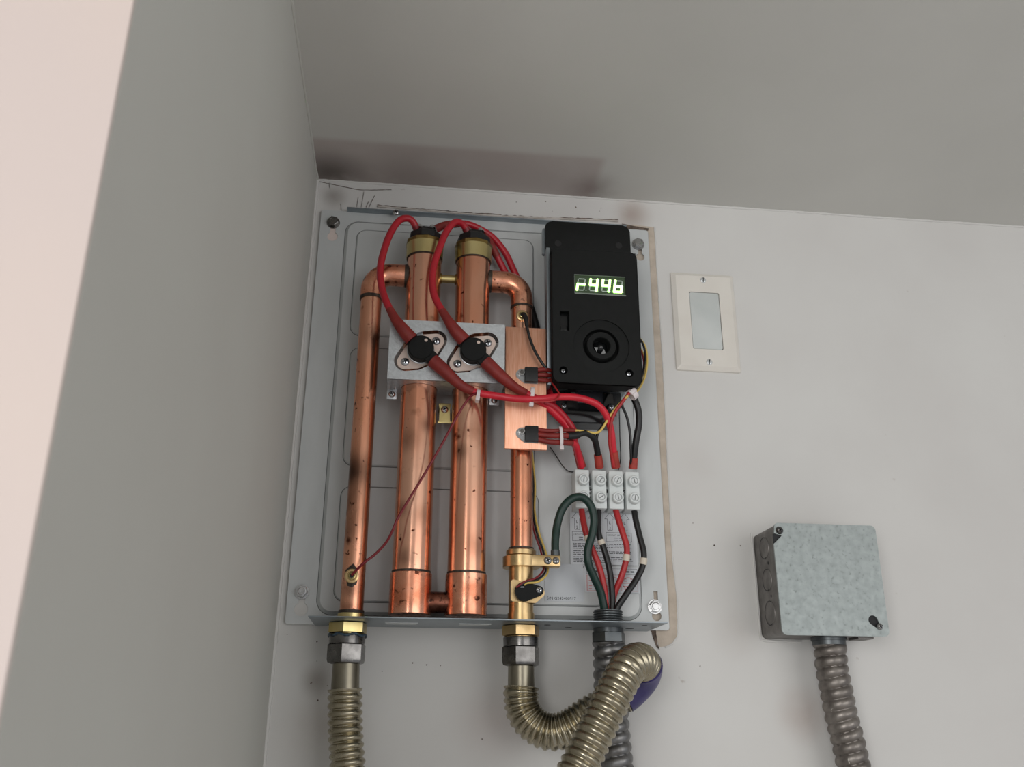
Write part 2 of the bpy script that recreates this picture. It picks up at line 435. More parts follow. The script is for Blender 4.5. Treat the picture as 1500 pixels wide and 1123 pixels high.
# ------------------------------------------------------------------ heater back panel
panel = thing('heater_back_panel', (185, 4, -467), 'grey galvanised heater back panel with embossed ribs screwed to the wall', 'panel')
def keyhole(cx, cz, r=4.6, w_=2.2, up=9):
    o = []
    a0 = math.asin(w_/r)
    for k in range(21):
        a = math.pi/2-a0-(2*math.pi-2*a0)*k/20; o.append((cx+r*math.cos(a), cz+r*math.sin(a)))
    return o+[(cx-w_, cz+up), (cx+w_, cz+up)]
_k = [P(487, 346, 4), P(938, 376, 4), P(441, 892, 4), P(962, 902, 4)]
kh = [(q.x, q.z) for q in _k]
mb = MB(); mb.plate(rrect(8, 362, -467, -39.5, 3), [keyhole(*kh[0], 5.4, 2.8, 14), keyhole(*kh[1], 4.6, 2.2, 14), keyhole(*kh[2], 6.2, 2.8, 14), keyhole(*kh[3], 4.6, 2.0, 23)], 2.5, 4)
obj('sheet', mb, 'panel_metal', panel)
for i in (0, 1, 2, 3):
    x, z = kh[i]; mb = MB(); mb.box(x-7, x+7, .6, 3.0 if i in (0, 2) else 1.2, z-7, z+24); obj('keyhole_backing', mb, ('jamb_paint', 'bare_plaster', 'wall_paint', 'bare_plaster')[i], panel)
def raised(outer, d0, d1, slope, name, x_label=None):
    "raised area with sloped edges; outer is a ccw outline"
    cx = sum(p[0] for p in outer)/len(outer); cz = sum(p[1] for p in outer)/len(outer)
    n = len(outer); ins = []
    for i in range(n):
        a, b, c_ = Vector(outer[i-1]), Vector(outer[i]), Vector(outer[(i+1) % n])
        e = (c_-a).normalized(); nn = Vector((-e.y, e.x)); ins.append(b+nn*slope)
    mb = MB(); mb.rings([[(p[0], d0, p[1]) for p in outer], [(p[0], d1, p[1]) for p in ins]], False, True)
    o = obj(name, mb, 'panel_metal', panel, smooth=20)
    lp = [Vector((p[0], d0, p[1])) for p in outer]; lp.append(lp[0]); lp.append(Vector((outer[1][0], d0, outer[1][1])))
    mb = MB(); mb.tube(lp, .38, 6); obj('shaded_crease', mb, 'crease_shade', o)  # thin bead whose dark colour stands in for shade at the step
    return o
raised(rrect(34.5, 336.5, -458.5, -51.5, 14, 8), 4, 7.5, 3.2, 'raised_field')
raised(rrect(47, 234, -184, -63, 10, 6), 7.5, 9.3, 1.4, 'embossed_rib_panel')
raised(rrect(49, 234, -319.5, -197, 10, 6), 7.5, 9.3, 1.4, 'embossed_rib_panel')
lp = rrect(49.5, 300, -447, -339.5, 10, 6)
def arc(cx, cz, r, a0, a1, n=6): return [(cx+r*math.cos(math.radians(a0+(a1-a0)*k/n)), cz+r*math.sin(math.radians(a0+(a1-a0)*k/n))) for k in range(n+1)]
Lsh = arc(228, -349.5, 10, 0, 90)+arc(59.5, -349.5, 10, 90, 180)+arc(59.5, -437, 10, 180, 270)+arc(292, -437, 10, 270, 360)+arc(292, -420, 10, 0, 90)+arc(246, -402, 8, 270, 180)
raised(Lsh, 7.5, 9.3, 1.4, 'embossed_rib_panel')
mb = MB(); mb.box(35, 336, 3.2, 13, -40.4, -39.4, .2); obj('top_flange', mb, 'flange_metal', panel)
mb = MB(); mb.plate([(35, -6), (340.6, -6), (340.6, -76), (35, -76)], [], 0, 1)
mb.bm.free(); mb = MB()
mb.box(35, 340.6, 4, 76, -468.2, -467.2, .15); sh = obj('bottom_shelf', mb, 'flange_metal', panel)
for cx in (112, 176):
    mb = MB(); mb.box(cx-14, cx+14, 44, 47, -468.9, -468.2, .1); mb.box(cx-13, cx+13, 30, 44, -468.5, -468.2); obj('pressed_slot', mb, 'panel_metal', sh)
for cx, dd, r in ((50, 20, 3), (240, 45, 3), (262, 26, 3.4), (318, 28, 4), (340-15, 55, 2.5)):
    mb = MB(); mb.lathe((cx, dd, -468.2), (0, 0, -1), [(0, r), (.12, r)], 16); obj('shelf_hole', mb, 'recess', sh)
# flange screw
screw_part(panel, tuple(P(580, 311, 12)), 3.6, 'flange_screw', 'steel')
# module side bracket in the same sheet

# labels stuck on the panel
def text(s, x, z, size, d, parent, mt, name='print', align='LEFT', bold=0, sx=1):
    cu = bpy.data.curves.new('t', 'FONT'); cu.body = s; cu.size = size*S; cu.align_x = align; cu.offset = bold*S; cu.resolution_u = 2
    to = bpy.data.objects.new('t', cu); C.objects.link(to); dg = bpy.context.evaluated_depsgraph_get()
    me = bpy.data.meshes.new_from_object(to.evaluated_get(dg)); bpy.data.objects.remove(to)
    me.transform(Matrix.Translation(W((x, d, z))) @ Matrix.Rotation(math.pi/2, 4, 'X') @ Matrix.Diagonal((sx, 1, 1, 1)))
    me.materials.clear(); me.materials.append(MATS[mt])
    o = bpy.data.objects.new(name, me); C.objects.link(o)
    if parent is not None:
        o.parent = parent; off = Vector((0, 0, 0)); p = parent
        while p is not None: off += p.location; p = p.parent
        o.location = -off
    return o
DL = 9.7
mb = MB(); mb.prism(rrect(243, 280, -443, -408, 1)[::-1], 9.3, DL); lab = obj('serial_label', mb, 'label_silver', panel, 'silver serial number sticker')
text('S/N G242400517', 245, -441.5, 3.9, DL+.05, lab, 'serial_ink', 'serial_print')
mb = MB(); mb.prism(rrect(268, 333, -408, -352, .6)[::-1], 9.3, DL); lab = obj('wiring_label', mb, 'label_paper', panel, 'white wiring diagram sticker')
mb = MB()
def bar(mb, x0, x1, z0, z1): mb.box(x0, x1, DL, DL+.08, z0, z1)
def frame(mb, x0, x1, z0, z1, t=.3):
    bar(mb, x0, x1, z0, z0+t); bar(mb, x0, x1, z1-t, z1); bar(mb, x0, x0+t, z0, z1); bar(mb, x1-t, x1, z0, z1)
def seg2(mb, a, b, t=.35):
    a = Vector((a[0], DL+.04, a[1])); b = Vector((b[0], DL+.04, b[1])); e = (b-a); L = e.length; e.normalize()
    mb.obox((a+b)/2, e, (0, 1, 0), e.cross(Vector((0, 1, 0))), L/2, .04, t/2)
for ax in (275, 291, 307, 321.5):
    pts = [(ax-2.4, -375), (ax-2.4, -364), (ax-5, -364), (ax, -358), (ax+5, -364), (ax+2.4, -364), (ax+2.4, -375), (ax-2.4, -375)]
    for a, b in zip(pts, pts[1:]): seg2(mb, a, b)
frame(mb, 270, 293, -386, -377); frame(mb, 303, 328, -386, -377)
z = -388.5
for blk in (4, 3, 4):
    for k in range(blk):
        x = 271
        while x < 326:
            wd = random.uniform(1, 4.5); bar(mb, x, min(x+wd, 328), z-.32, z+.32); x += wd+.7
            if k == blk-1 and x > 300: break
        z -= 1.55
    z -= .9
obj('print', mb, 'ink', lab)
for ax, n_ in ((275, '2'), (291, '1'), (307, '2'), (321.5, '1')):
    text('L', ax-1.0, -369, 4, DL+.05, lab, 'ink', 'lettering', bold=.03); text(n_, ax-1.0, -374.2, 4, DL+.05, lab, 'ink', 'lettering', bold=.03)
text('CIRCUIT BREAKER-B', 270.8, -380.5, 2.3, DL+.05, lab, 'ink', 'lettering', sx=.95)
text('CIRCUIT BREAKER-A', 304, -380.5, 2.3, DL+.05, lab, 'ink', 'lettering', sx=1.05)
for xx in (281.5, 315.5):
    mb = MB()
    for zz in (-382.3, -384.3):
        bar(mb, xx-5, xx-1, zz-.3, zz+.3); bar(mb, xx, xx+5, zz-.3, zz+.3)
    obj('print', mb, 'ink', lab)
mb = MB(); mb.prism(rrect(281, 334, -434, -410, .6)[::-1], 9.3, DL); lab = obj('warning_label', mb, 'label_paper', panel, 'white sticker with faded red boxes')
mb = MB(); frame(mb, 283, 332, -432.5, -418, .3); bar(mb, 283, 332, -425.4, -425.1)
for x0 in (283.5, 300, 316): bar(mb, x0, x0+.3, -432.5, -418)
for cx in (309, 323):
    for a in range(16):
        t = a/16*2*math.pi; t2 = (a+1)/16*2*math.pi
        seg2(mb, (cx+5.5*math.cos(t), -425.2+5.5*math.sin(t)), (cx+5.5*math.cos(t2), -425.2+5.5*math.sin(t2)), .5)
for zz in (-421, -423, -428, -430.5):
    for x0 in (285, 291, 302, 318, 325): bar(mb, x0, x0+random.uniform(2, 5), zz-.35, zz+.35)
obj('print', mb, 'red_ink', lab)
mb = MB(); frame(mb, 283, 332, -417, -411.5, .25)
for x0 in (285, 290, 321, 325.5): bar(mb, x0, x0+3.5, -415, -413.6)
obj('print', mb, 'ink', lab)

# ------------------------------------------------------------------ wall bolts
def bolt(px, py, label, d=4, tilt=(0, 1, 0), washer=True, mt='steel'):
    c = P(px, py, d+3); c = Vector((c.x, d, c.z))
    t = thing('hex_bolt', c, label, 'bolt')
    if washer: mb = MB(); mb.lathe(c, tilt, [(0, 6.9), (1.0, 6.8)], 28); obj('washer', mb, mt, t)
    mb = MB(); mb.hexnut(c+Vector(tilt)*1.0, tilt, 4.2, 5.6, .2, .35); o = obj('head', mb, mt, t, smooth=15)
    mb = MB(); mb.lathe(c+Vector(tilt)*4.6, tilt, [(0, 3.9), (.7, 3.9), (.8, 3.2), (.3, 2.6)], 24); obj('stamped_top', mb, mt, o, smooth=20)
bolt(488, 324, 'hex bolt at the top left corner of the heater panel', washer=True, mt='nut_steel')
bolt(935.5, 356, 'hex bolt beside the black module at the panel top right corner')
bolt(442, 866, 'hex bolt at the bottom left corner of the heater panel')
bolt(960, 888, 'hex bolt at the bottom right corner of the heater panel')

# ------------------------------------------------------------------ copper pipework
PD = 37; TD = 40
hx = thing('copper_pipework', (143, PD, -468), 'soldered copper heater pipework with two fat vertical tubes and thinner side pipes', 'pipework')
def vt(name, x, d, z0, z1, r, mt, parent=hx, ch=0, seg=40, label=None):
    mb = MB(); n = max(1, int(abs(z1-z0)/8)); L = z1-z0
    pr = [(0, r-ch)]+([(ch, r)] if ch else [])+[(L*i/n, r) for i in range(1, n)]+([(L-ch, r)] if ch else [])+[(L, r-ch)]
    mb.lathe((x, d, z0), (0, 0, 1), pr, seg); return obj(name, mb, mt, parent, label)
vt('inlet_pipe', 68, PD, -463, -150, 10.3, 'copper_worn')
def elbow(name, pts, r, cuff, ends):
    p = spline(pts, 1.5); mb = MB(); mb.tube(p, lambda i: r, 32); return obj(name, mb, 'copper_fitting', hx)
def quarter(x0, z0, sx, R, n=10): # from vertical at (x0,z0) to horizontal
    return [(x0+sx*R*(1-math.cos(a)), PD, z0+R*math.sin(a)) for a in [math.pi/2*k/n for k in range(n+1)]]
e = [(68, PD, -156)]+quarter(68, -147, 1, 18)+[(106, PD, -129)]
mb = MB(); mb.tube(e, 11.2, 36); obj('elbow', mb, 'copper_fitting', hx)
vt('solder_ring', 68, PD, -158, -155, 11.4, 'solder')
vt('solder_ring', 68, PD, -460.6, -458, 11.2, 'solder')
vt('brass_spigot', 68, PD, -467.1, -460.5, 11.6, 'brass_yellow', ch=.5)
vt('outlet_pipe', 217.8, PD, -401, -150, 10.4, 'copper_worn')
e = [(217.8, PD, -157)]+quarter(217.8, -148, -1, 18)+[(180, PD, -130)]
mb = MB(); mb.tube(e, 11.2, 36); obj('elbow', mb, 'copper_fitting', hx)
vt('solder_ring', 217.8, PD, -159, -157, 11.4, 'solder')
for x in (118.6, 167.8):
    vt('heating_tube', x, TD, -428, -104, 17.1, 'copper', seg=56)
    vt('socket', x, TD, -461.5, -425.4, 18.6, 'copper_fitting', ch=.4, seg=56)
    vt('solder_ring', x, TD, -425.6, -423.4, 17.5, 'solder', seg=48)
    mb = MB()     # smeared flux marks above the socket
    mb.lathe((x, TD, -111), (0, 0, 1), [(0, 17.3), (0.1, 18.3), (1.6, 18.4), (2.2, 18.4), (13, 18.7), (14.5, 18.8)], 56)
    obj('brass_collar', mb, 'brass_yellow', hx)
    mb = MB(); mb.lathe((x, TD, -96.6), (0, 0, 1), [(0, 19.4), (3.4, 19.6), (4.6, 18.4)], 10, .2); obj('collar_flange', mb, 'brass_dark', hx)
    vt('solder_ring', x, TD, -112.2, -110.8, 18, 'solder', seg=48)
mb = MB(); mb.lathe((134, TD, -450), (1, 0, 0), [(0, 10), (3, 9.3), (14, 9.3), (18, 10)], 32); obj('bottom_crossover', mb, 'copper_tarnished', hx)
mb = MB(); mb.cyl((134, TD, -131.4), (152, TD, -131.4), 4.1, 20); obj('brass_link', mb, 'brass_yellow', hx)
for x, s in ((133.5, 1), (152.8, -1)):
    mb = MB(); mb.lathe((x, TD, -131.4), (s, 0, 0), [(0, 6.5), (3, 5.4)], 20); obj('link_boss', mb, 'brass_dark', hx)
for x, s, z in ((101.5, -1, -129), (184.9, 1, -130)):
    mb = MB(); mb.lathe((x+s*1, PD, z), (s, 0, 0), [(-3, 12), (1.0, 11.5)], 28); obj('solder_ring', mb, 'solder', hx)
def blob(x, z, d, r, fx, fz, n=12):
    mb = MB(); pts = []
    for k in range(n):
        a = 2*math.pi*k/n; q = random.uniform(.75, 1.2); pts.append((x+fx*math.cos(a)*q, z+fz*math.sin(a)*q))
    rr = []
    for (a, b) in pts: rr.append((a, d+math.sqrt(max(r*r-(a-x)**2, 0))+.15, b))
    c0 = [(x+(a-x)*.02, d+r+.5, z+(b-z)*.02) for a, q_, b in rr]
    c1 = [(x+(a-x)*.6, d+math.sqrt(max(r*r-((a-x)*.6)**2, 0))+.4, z+(b-z)*.6) for a, q_, b in rr]
    mb.rings([rr, c1, c0], False, False); return mb
obj('solder_patch', blob(67.6, -429, PD, 10.3, 7, 9), 'solder', hx)

# brass outlet body
by = thing('brass_outlet_fitting', (217.4, PD, -467), 'brass outlet fitting between copper pipe and shelf, with clamp arm', 'pipe fitting')
vt('top_collar', 217.4, PD, -408, -401, 13.6, 'brass', by, ch=1.5)
vt('solder_ring', 217.4, PD, -401.8, -399.5, 11.6, 'solder', by)
vt('barrel', 217.4, PD, -467.1, -405, 11.2, 'brass', by)
vt('lower_ring', 217.4, PD, -467, -458, 12, 'brass', by)
mb = MB(); out = hull([(217.4, PD, 17.6)], 40)
mb.prism([(a, b) for a, b in circ(217.4, PD, 16.6, 40)], -417.5, -408, .6, 'xd')
mb.box(219, 251.5, 40, 51.5, -417.8, -407.7, 1); arm = obj('clamp_arm', mb, 'brass', by)
screw_part(by, (239.8, 51.5, -412.6), 3.6, 'arm_screw', 'steel'); screw_part(by, (249.2-2, 51.5, -412.6), 3.3, 'arm_screw', 'steel', rot=.1)
mb = MB(); mb.prism(hull([(209, -447, 2), (209, -432, 2), (222, -434, 2), (228, -447, 3), (232.5, -441, 4.5)])[::-1], 38, 50, .4); obj('sensor_block', mb, 'brass', by)

# flow sensor
fs = thing('flow_sensor', (222, 50, -440), 'small black teardrop flow sensor screwed to the brass outlet fitting', 'sensor')
mb = MB(); mb.prism(hull([(218.3, -440.8, 8.4), (231.2, -440, 4.2)])[::-1], 50, 55, 1.2); obj('housing', mb, 'black_plastic', fs)
mb = MB(); mb.box(214.5, 218, 55, 55.3, -437.6, -436.8); obj('marking', mb, 'screw_metal', fs)
screw_part(fs, (231.2, 55, -439.6), 3.0, 'screw', 'screw_metal')

# ------------------------------------------------------------------ heating element caps
def elem(x, label):
    t = thing('heating_element', (x, TD, -92), label, 'heating element')
    mb = MB(); mb.lathe((x, TD, -92), (0, 0, 1), [(0, 17.2), (7.5, 17), (11, 12.5), (13, 11.5)], 8, .25); obj('cap', mb, 'black_rubber', t)
    for s in (-1, 1):
        c = Vector((x+s*6.5, TD+5, -79))
        mb = MB(); mb.cyl(c, c+Vector((0, 0, 5)), 1.6, 12); mb.lathe(c+Vector((0, 0, 1)), (0, 0, 1), [(0, 4), (.8, 4)], 20); mb.hexnut(c+Vector((0, 0, 1.8)), (0, 0, 1), 2.2, 3.2); obj('terminal', mb, 'steel', t)
def ring_term(px, py, d, t):
    c = P(px, py, d); mb = MB(); p = [c+Vector((3.0*math.cos(a), -1.2*math.sin(a), 2.6*math.sin(a))) for a in [2*math.pi*k/20 for k in range(21)]]
    mb.tube(p, .7, 8); obj('ring_terminal', mb, 'screw_metal', t)
elem(118.6, 'black heating element cap on the left fat copper tube')
elem(167.8, 'black heating element cap on the right fat copper tube')
for _n, (px, py) in (('heating_element', (635, 338)), ('heating_element.001', (706, 344.5))): ring_term(px, py, 45, bpy.data.objects[_n])

# ------------------------------------------------------------------ aluminium bracket
BD = 66
br = thing('thermostat_bracket', (143, BD, -251), 'aluminium bracket across the two fat copper tubes with two shaped openings', 'bracket')
cuts = [(118.4, -219.9), (167.2, -218.6)]
# openings follow the thermal cutoffs with a gap
C1 = P(616.5, 510.5, 70); C2 = P(693.2, 513.5, 70)
centres = [(C1.x, C1.z), (C2.x, C2.z)]
def cutshape(cx, cz, g): return hull([(cx, cz, 14.6+g), (cx+14.2, cz+11.4, 7.6+g), (cx-14.2, cz-11.4, 7.6+g), (cx+3, cz+13, 4.5+g), (cx-3, cz-13, 4.5+g)])
mb = MB(); mb.plate(rrect(88.6, 198, -250.8, -190.3, 1), [cutshape(cx, cz, 2.6) for cx, cz in centres], BD-1.5, BD); obj('front_plate', mb, 'aluminium', br)
def lip(z0, z1):
    pts = [(88.6, 65.5), (198, 65.5), (198, 28)]
    for x in (167.8, 118.6):
        pts += [(x+17.6, 28)]+[(x+17.6*math.cos(a), TD+17.6*math.sin(a)) for a in [math.pi*k/14 for k in range(15)]]+[(x-17.6, 28)]
    pts += [(88.6, 28)]
    mb = MB(); mb.prism(pts, z0, z1, 0, 'xd'); return mb
obj('lower_lip', lip(-250.8, -249.4), 'aluminium', br)
obj('upper_lip', lip(-191.6, -190.3), 'aluminium', br)
for px, py in ((574, 577), (724, 586)):
    c = P(px, py, 34); mb = MB(); mb.box(c.x-4.8, c.x+4.8, 32.5, 34, c.z-5, -249.5, .3); mb.box(c.x-4.8, c.x+4.8, 9.3, 33, c.z+4.5, c.z+5.2); tb = obj('foot_tab', mb, 'aluminium', br)
    screw_part(br, (c.x, 34, c.z), 3.3, 'foot_screw', 'steel')
for (cx, cz), (a, b) in zip(centres, ((-3, 17), (3, -18))):
    mb = MB(); mb.obox((cx+a, BD-5, cz+b), (1, 0, .1), (0, 1, 0), (-.1, 0, 1), 4.5, .6, 4); obj('bent_tongue', mb, 'aluminium', br)
mb = MB(); mb.box(136.4, 149.6, 44.5, 46, -262, -244, .3); c = P(651, 588, 46)
mb = MB(); mb.prism([(137.6, -282), (150.4, -282), (150.4, -281), (149, -279.6), (148.6, -268), (149.6, -264), (149.6, -262.5), (138, -262.5), (138, -264), (139.2, -268), (139, -279.6), (137.6, -281)][::-1], 34, 36, .2)
brs = P(651, 587, 36); mx = brs.x; 
ob = obj('brass_strip', mb, 'brass_yellow', br); 
screw_part(br, (143.8, 36, -268.5), 3.6, 'strip_screw', 'steel')
mb = MB(); mb.box(138.5, 149, 9, 35, -262.8, -261.8, .2); obj('brass_strip_base', mb, 'brass_dark', br)

def cutoff(cx, cz, label):
    t = thing('thermal_cutoff', (cx, BD, cz), label, 'thermal cutoff', 'thermal cutoffs on the aluminium bracket')
    z = cz
    mb = MB(); mb.plate(cutshape(cx, cz, 0), [], 62, 63.4); mb2 = mb; obj('flange', mb, 'flange_plate', t)
    mb = MB(); mb.lathe((cx, 63.4, cz), (0, 1, 0), [(0, 13), (1.2, 13), (1.6, 12.2)], 36); obj('cup', mb, 'triac_tab', t)
    mb = MB(); mb.lathe((cx, 64, cz), (0, 1, 0), [(0, 12.2), (9.5, 12.2), (10.5, 11.2)], 36)
    u = Vector((.74, 0, -.67)); v = Vector((.67, 0, .74))
    mb.obox((cx, 71, cz), u, (0, 1, 0), v, 16, 2.6, 6.2, .8); obj('housing', mb, 'black_plastic', t)
    for s in (-1, 1):
        mb = MB(); mb.obox(Vector((cx, 71, cz))+u*s*17, u, (0, 1, 0), v, 3.5, .5, 3.6, .1); obj('spade_terminal', mb, 'brass_yellow', t)
    mb = MB(); mb.lathe((cx+4.5, 74.4, cz+7), (0, 1, 0), [(0, 1.6), (.25, 1.5)], 14); obj('dot', mb, 'flange_plate', t)
    for s in (-1, 1): screw_part(t, (cx+14.2*s, 63.4, cz+11.4*s), 4.2, 'screw', 'screw_metal', h=2.4, rot=.3)
cutoff(*centres[0], 'left black round thermal cutoff in the aluminium bracket')
cutoff(*centres[1], 'right black round thermal cutoff in the aluminium bracket')

# ------------------------------------------------------------------ copper heat sink with triacs
hs = thing('copper_heat_sink', (219, 58, -311), 'flat brushed copper heat sink plate over the right pipe', 'heat sink')
mb = MB(); mb.box(199.5, 239, 54, 58, -311.5, -188.3, .5); obj('plate', mb, 'copper_plate', hs)
mb = MB(); mb.box(242, 245.5, 44, 46, -226, -188, .3); mb.box(236, 243, 46, 47, -226, -188, .2); obj('side_flange', mb, 'copper_plate', hs)
mb = MB(); mb.box(207, 229, 44, 54, -308, -192, .5); obj('saddle', mb, 'copper_tarnished', hs)
def triac(px, py, label, r0):
    c = P(px, py, 60)
    t = thing('power_transistor', (c.x, 58, c.z), label, 'transistor', 'transistors on the copper heat sink')
    mb = MB(); mb.prism(hull([(c.x-9.5, c.z+1, 5), (c.x+6, c.z+6.4, .6), (c.x+6, c.z-7.4, .6), (c.x-6, c.z+6.4, .8), (c.x-6, c.z-7, .8)])[::-1], 58, 59.4, .2); obj('metal_tab', mb, 'triac_tab', t)
    mb = MB(); mb.box(c.x-6.2, c.x+6.2, 59.4, 63.4, c.z-7.2, c.z+7.6, .5); obj('body', mb, 'black_rubber', t)
    mb = MB(); mb.lathe((c.x-9, 59.4, c.z+2.5), (0, 1, 0), [(0, 4), (.7, 4)], 20); mb.hexnut((c.x-9, 60, c.z+2.5), (0, 1, 0), 1.8, 3.4); o = obj('nut', mb, 'steel', t, smooth=15)
    mb = MB(); mb.lathe((c.x-9, 61.6, c.z+2.5), (0, 1, 0), [(0, 2.1), (.9, 2.1)], 14); obj('stud', mb, 'nut_steel', o)
    for k in (-1, 0, 1):
        mb = MB(); z = c.z+k*4.6; mb.tube(spline([(c.x+5, 61, z), (c.x+11, 61, z)]), 1.0, 8); obj('leg', mb, 'steel', t)
    return c
t1 = triac(778, 550, 'upper black transistor on the copper heat sink', 0)
t2 = triac(778.5, 636, 'lower black transistor on the copper heat sink', 0)

# ------------------------------------------------------------------ control module
mo = thing('control_module', (287, 20, -247), 'black plastic control module with lit green digits and round port', 'control module')
mb = MB(); mb.prism(rrect(241, 330, -112, -61.5, 7)[::-1], 43, 48, 1.6); up = obj('upper_cover', mb, 'black_plastic', mo)
for px, py in ((817.5, 356.5), (906.5, 359.5)):
    c = P(px, py, 48); mb = MB(); mb.lathe((c.x, 47.9, c.z), (0, 1, 0), [(0, 3.6), (.25, 3.4)], 20); h = obj('screw_hole', mb, 'black_rubber', mo)
FD = 68
R0 = P(881, 506, FD); rx, rz = R0.x, R0.z
dL = P(841, 401, FD); dR = P(918, 434, FD); sl0 = P(820, 455, FD); sl1 = P(834, 484, FD)
dx0, dx1, dz0, dz1 = dL.x, dR.x-.5, dR.z, dL.z
sA = P(825.5, 542, FD); sB = P(922, 546.5, FD)
mb = MB(); face = rrect(244, 330.5, -247.5, -104, 7)
mb.plate(face, [circ(rx, rz, 27.6, 48), rrect(dx0, dx1, dz0, dz1, .3, 1), rrect(sl0.x, sl1.x, sl1.z, sl0.z, .3, 1), circ(sA.x, sA.z, 4, 20), circ(sB.x, sB.z, 4, 20)], FD-3, FD)
obj('front_face', mb, 'black_plastic', mo)
mb = MB(); ins = rrect(244.1, 330.4, -247.4, -104.1, 7)
mb.rings([[(a, 12, b) for a, b in ins], [(a, FD-1.4, b) for a, b in ins]], True, True); 
mb.bm.free()
mb = MB(); outer = rrect(244, 330.5, -247.5, -104, 7)
mb.rings([[(a, 50, b) for a, b in outer], [(a, FD-.01, b) for a, b in outer]], True, False)
mb.rings([[(a*.999+.287, 58, b*.999-.17) for a, b in outer]]*1+[[(a*.999+.287, 60, b*.999-.17) for a, b in outer]], True, True)
obj('housing', mb, 'black_plastic', mo)
mb = MB(); mb.box(250, 325, 9, 43, -238, -70, 1); obj('inner_frame', mb, 'flange_metal', mo)
mb = MB(); mb.box(248, 327, 40, 52, -243, -104, .5); mb.box(262, 318, 43, 56, -246, -240, .5); obj('circuit_tray', mb, 'black_gloss', mo)
mb = MB(); mb.box(240.4, 243.8, 42, 57, -246, -98, .4); mb.prism(rrect(238.6, 244, -98, -68, 2)[::-1], 38, 43); obj('side_bracket', mb, 'flange_metal', mo)
# sloped shoulder between cover and body
mb = MB(); mb.prism([(48, -100.5), (47, -112), (FD-.5, -112), (FD-.3, -105)][::-1], 245, 329.5, 0, 'dz'); obj('shoulder', mb, 'black_plastic', mo)
# rims rounding the front edge
mb = MB(); lp_ = [Vector((a, FD-.2, b)) for a, b in rrect(244.4, 330.1, -247.1, -104.4, 7)]; lp_.append(lp_[0]); mb.tube(lp_, .6, 8); obj('edge_rim', mb, 'black_plastic', mo)
# round port
mb = MB(); mb.lathe((rx, FD-3, rz), (0, 1, 0), [(1.6, 27.6), (1.7, 27.5), (2.3, 18.2), (1.9, 17.6), (-6, 17.2), (-6, 15.2), (2.5, 14.6), (3.4, 13.9), (3.4, 9.2), (2.8, 8.6), (-6, 7.6)], 56, 0, False, True); rp = obj('round_port', mb, 'black_plastic', mo)
mb = MB(); mb.lathe((rx, FD-9, rz), (0, 1, 0), [(0, 8.2), (1, 8.2), (6, 3.6), (8, 0)], 7, .3); obj('lens', mb, 'black_gloss', rp)
for k, (a, b, s) in enumerate(((-4.6, -3.2, 2.6), (2.4, -5.2, 2.9))):
    mb = MB(); mb.prism([(rx+a-s*.8, rz+b+(s*.9 if k == 0 else -s*.7)), (rx+a+s*.8, rz+b+(s*.9 if k == 0 else -s*.7)), (rx+a+(.2 if k == 0 else .6), rz+b-(s*.9 if k == 0 else -s))], FD-3.2, FD-2.8); obj('lens_glint', mb, 'triac_tab', rp)  # pale triangles standing in for reflections inside the lens
mb = MB(); mb.box(sl0.x, sl1.x, FD-7, FD-6, sl1.z, sl0.z); mb.box(sl0.x+1, sl1.x-1, FD-6, FD-3.5, sl1.z+1, sl1.z+6, .4); obj('slot_button', mb, 'black_gloss', mo)
for c in (sA, sB):
    screw_part(mo, (c.x, FD-2.6, c.z), 2.6, 'screw', 'screw_metal')
# display
mb = MB(); mb.box(dx0, dx1, FD-4.4, FD-1.9, dz0, dz1); dsp = obj('display', mb, 'display_back', mo, 'lit green four digit display')
mb = MB(); mb.box(dx0, dx1, FD-3.2, FD-.1, dz0, dz0+1.5, .2); mb.box(dx0, dx0+.35, FD-3.2, FD-.2, dz0, dz1); mb.box(dx0, dx1, FD-3.2, FD-.2, dz1-.4, dz1); obj('window_lip', mb, 'display_lip', dsp)
SEG = {'a': ((0, 1), (1, 1)), 'b': ((1, 1), (1, .5)), 'c': ((1, .5), (1, 0)), 'd': ((0, 0), (1, 0)), 'e': ((0, 0), (0, .5)), 'f': ((0, .5), (0, 1)), 'g': ((0, .5), (1, .5))}
GD = FD-1.4; gw, gh = 7.0, 12.4
for i, lit in enumerate(('eg', 'fgbc', 'fgbc', 'cdefg')):
    ox = dx0+2.7+i*12.45; oz = dz0+4.9
    on, off = MB(), MB()
    for k, (a, b) in SEG.items():
        A = Vector((ox+a[0]*gw+a[1]*1.7, GD, oz+a[1]*gh)); B = Vector((ox+b[0]*gw+b[1]*1.7, GD, oz+b[1]*gh))
        e = (B-A); L = e.length; e.normalize(); n_ = Vector((0, 1, 0)).cross(e)
        if k in lit:
            h_ = 1.2; e0 = A-e*.2; e1 = B+e*.2
            pts = [e0-e*.9, e0+n_*h_-e*.3, e0+n_*h_+e*.3, e1+n_*h_-e*.3, e1+n_*h_+e*.3, e1+e*.9, e1-n_*h_+e*.3, e0-n_*h_-e*.3]
            on.prism([(p.x, p.z) for p in pts], GD, GD+.5)
        else:
            h_ = .5; e0 = A+e*.7; e1 = B-e*.7
            off.prism([(p.x, p.z) for p in (e0-e*.4, e0+n_*h_, e1+n_*h_, e1+e*.4, e1-n_*h_, e0-n_*h_)], GD-.3, GD)
    off.lathe((ox+gw+2.2, GD-.3, oz), (0, 1, 0), [(0, .5), (.3, .5)], 8)
    obj('lit_digit', on, 'segment_on', dsp); obj('unlit_segments', off, 'segment_off', dsp)

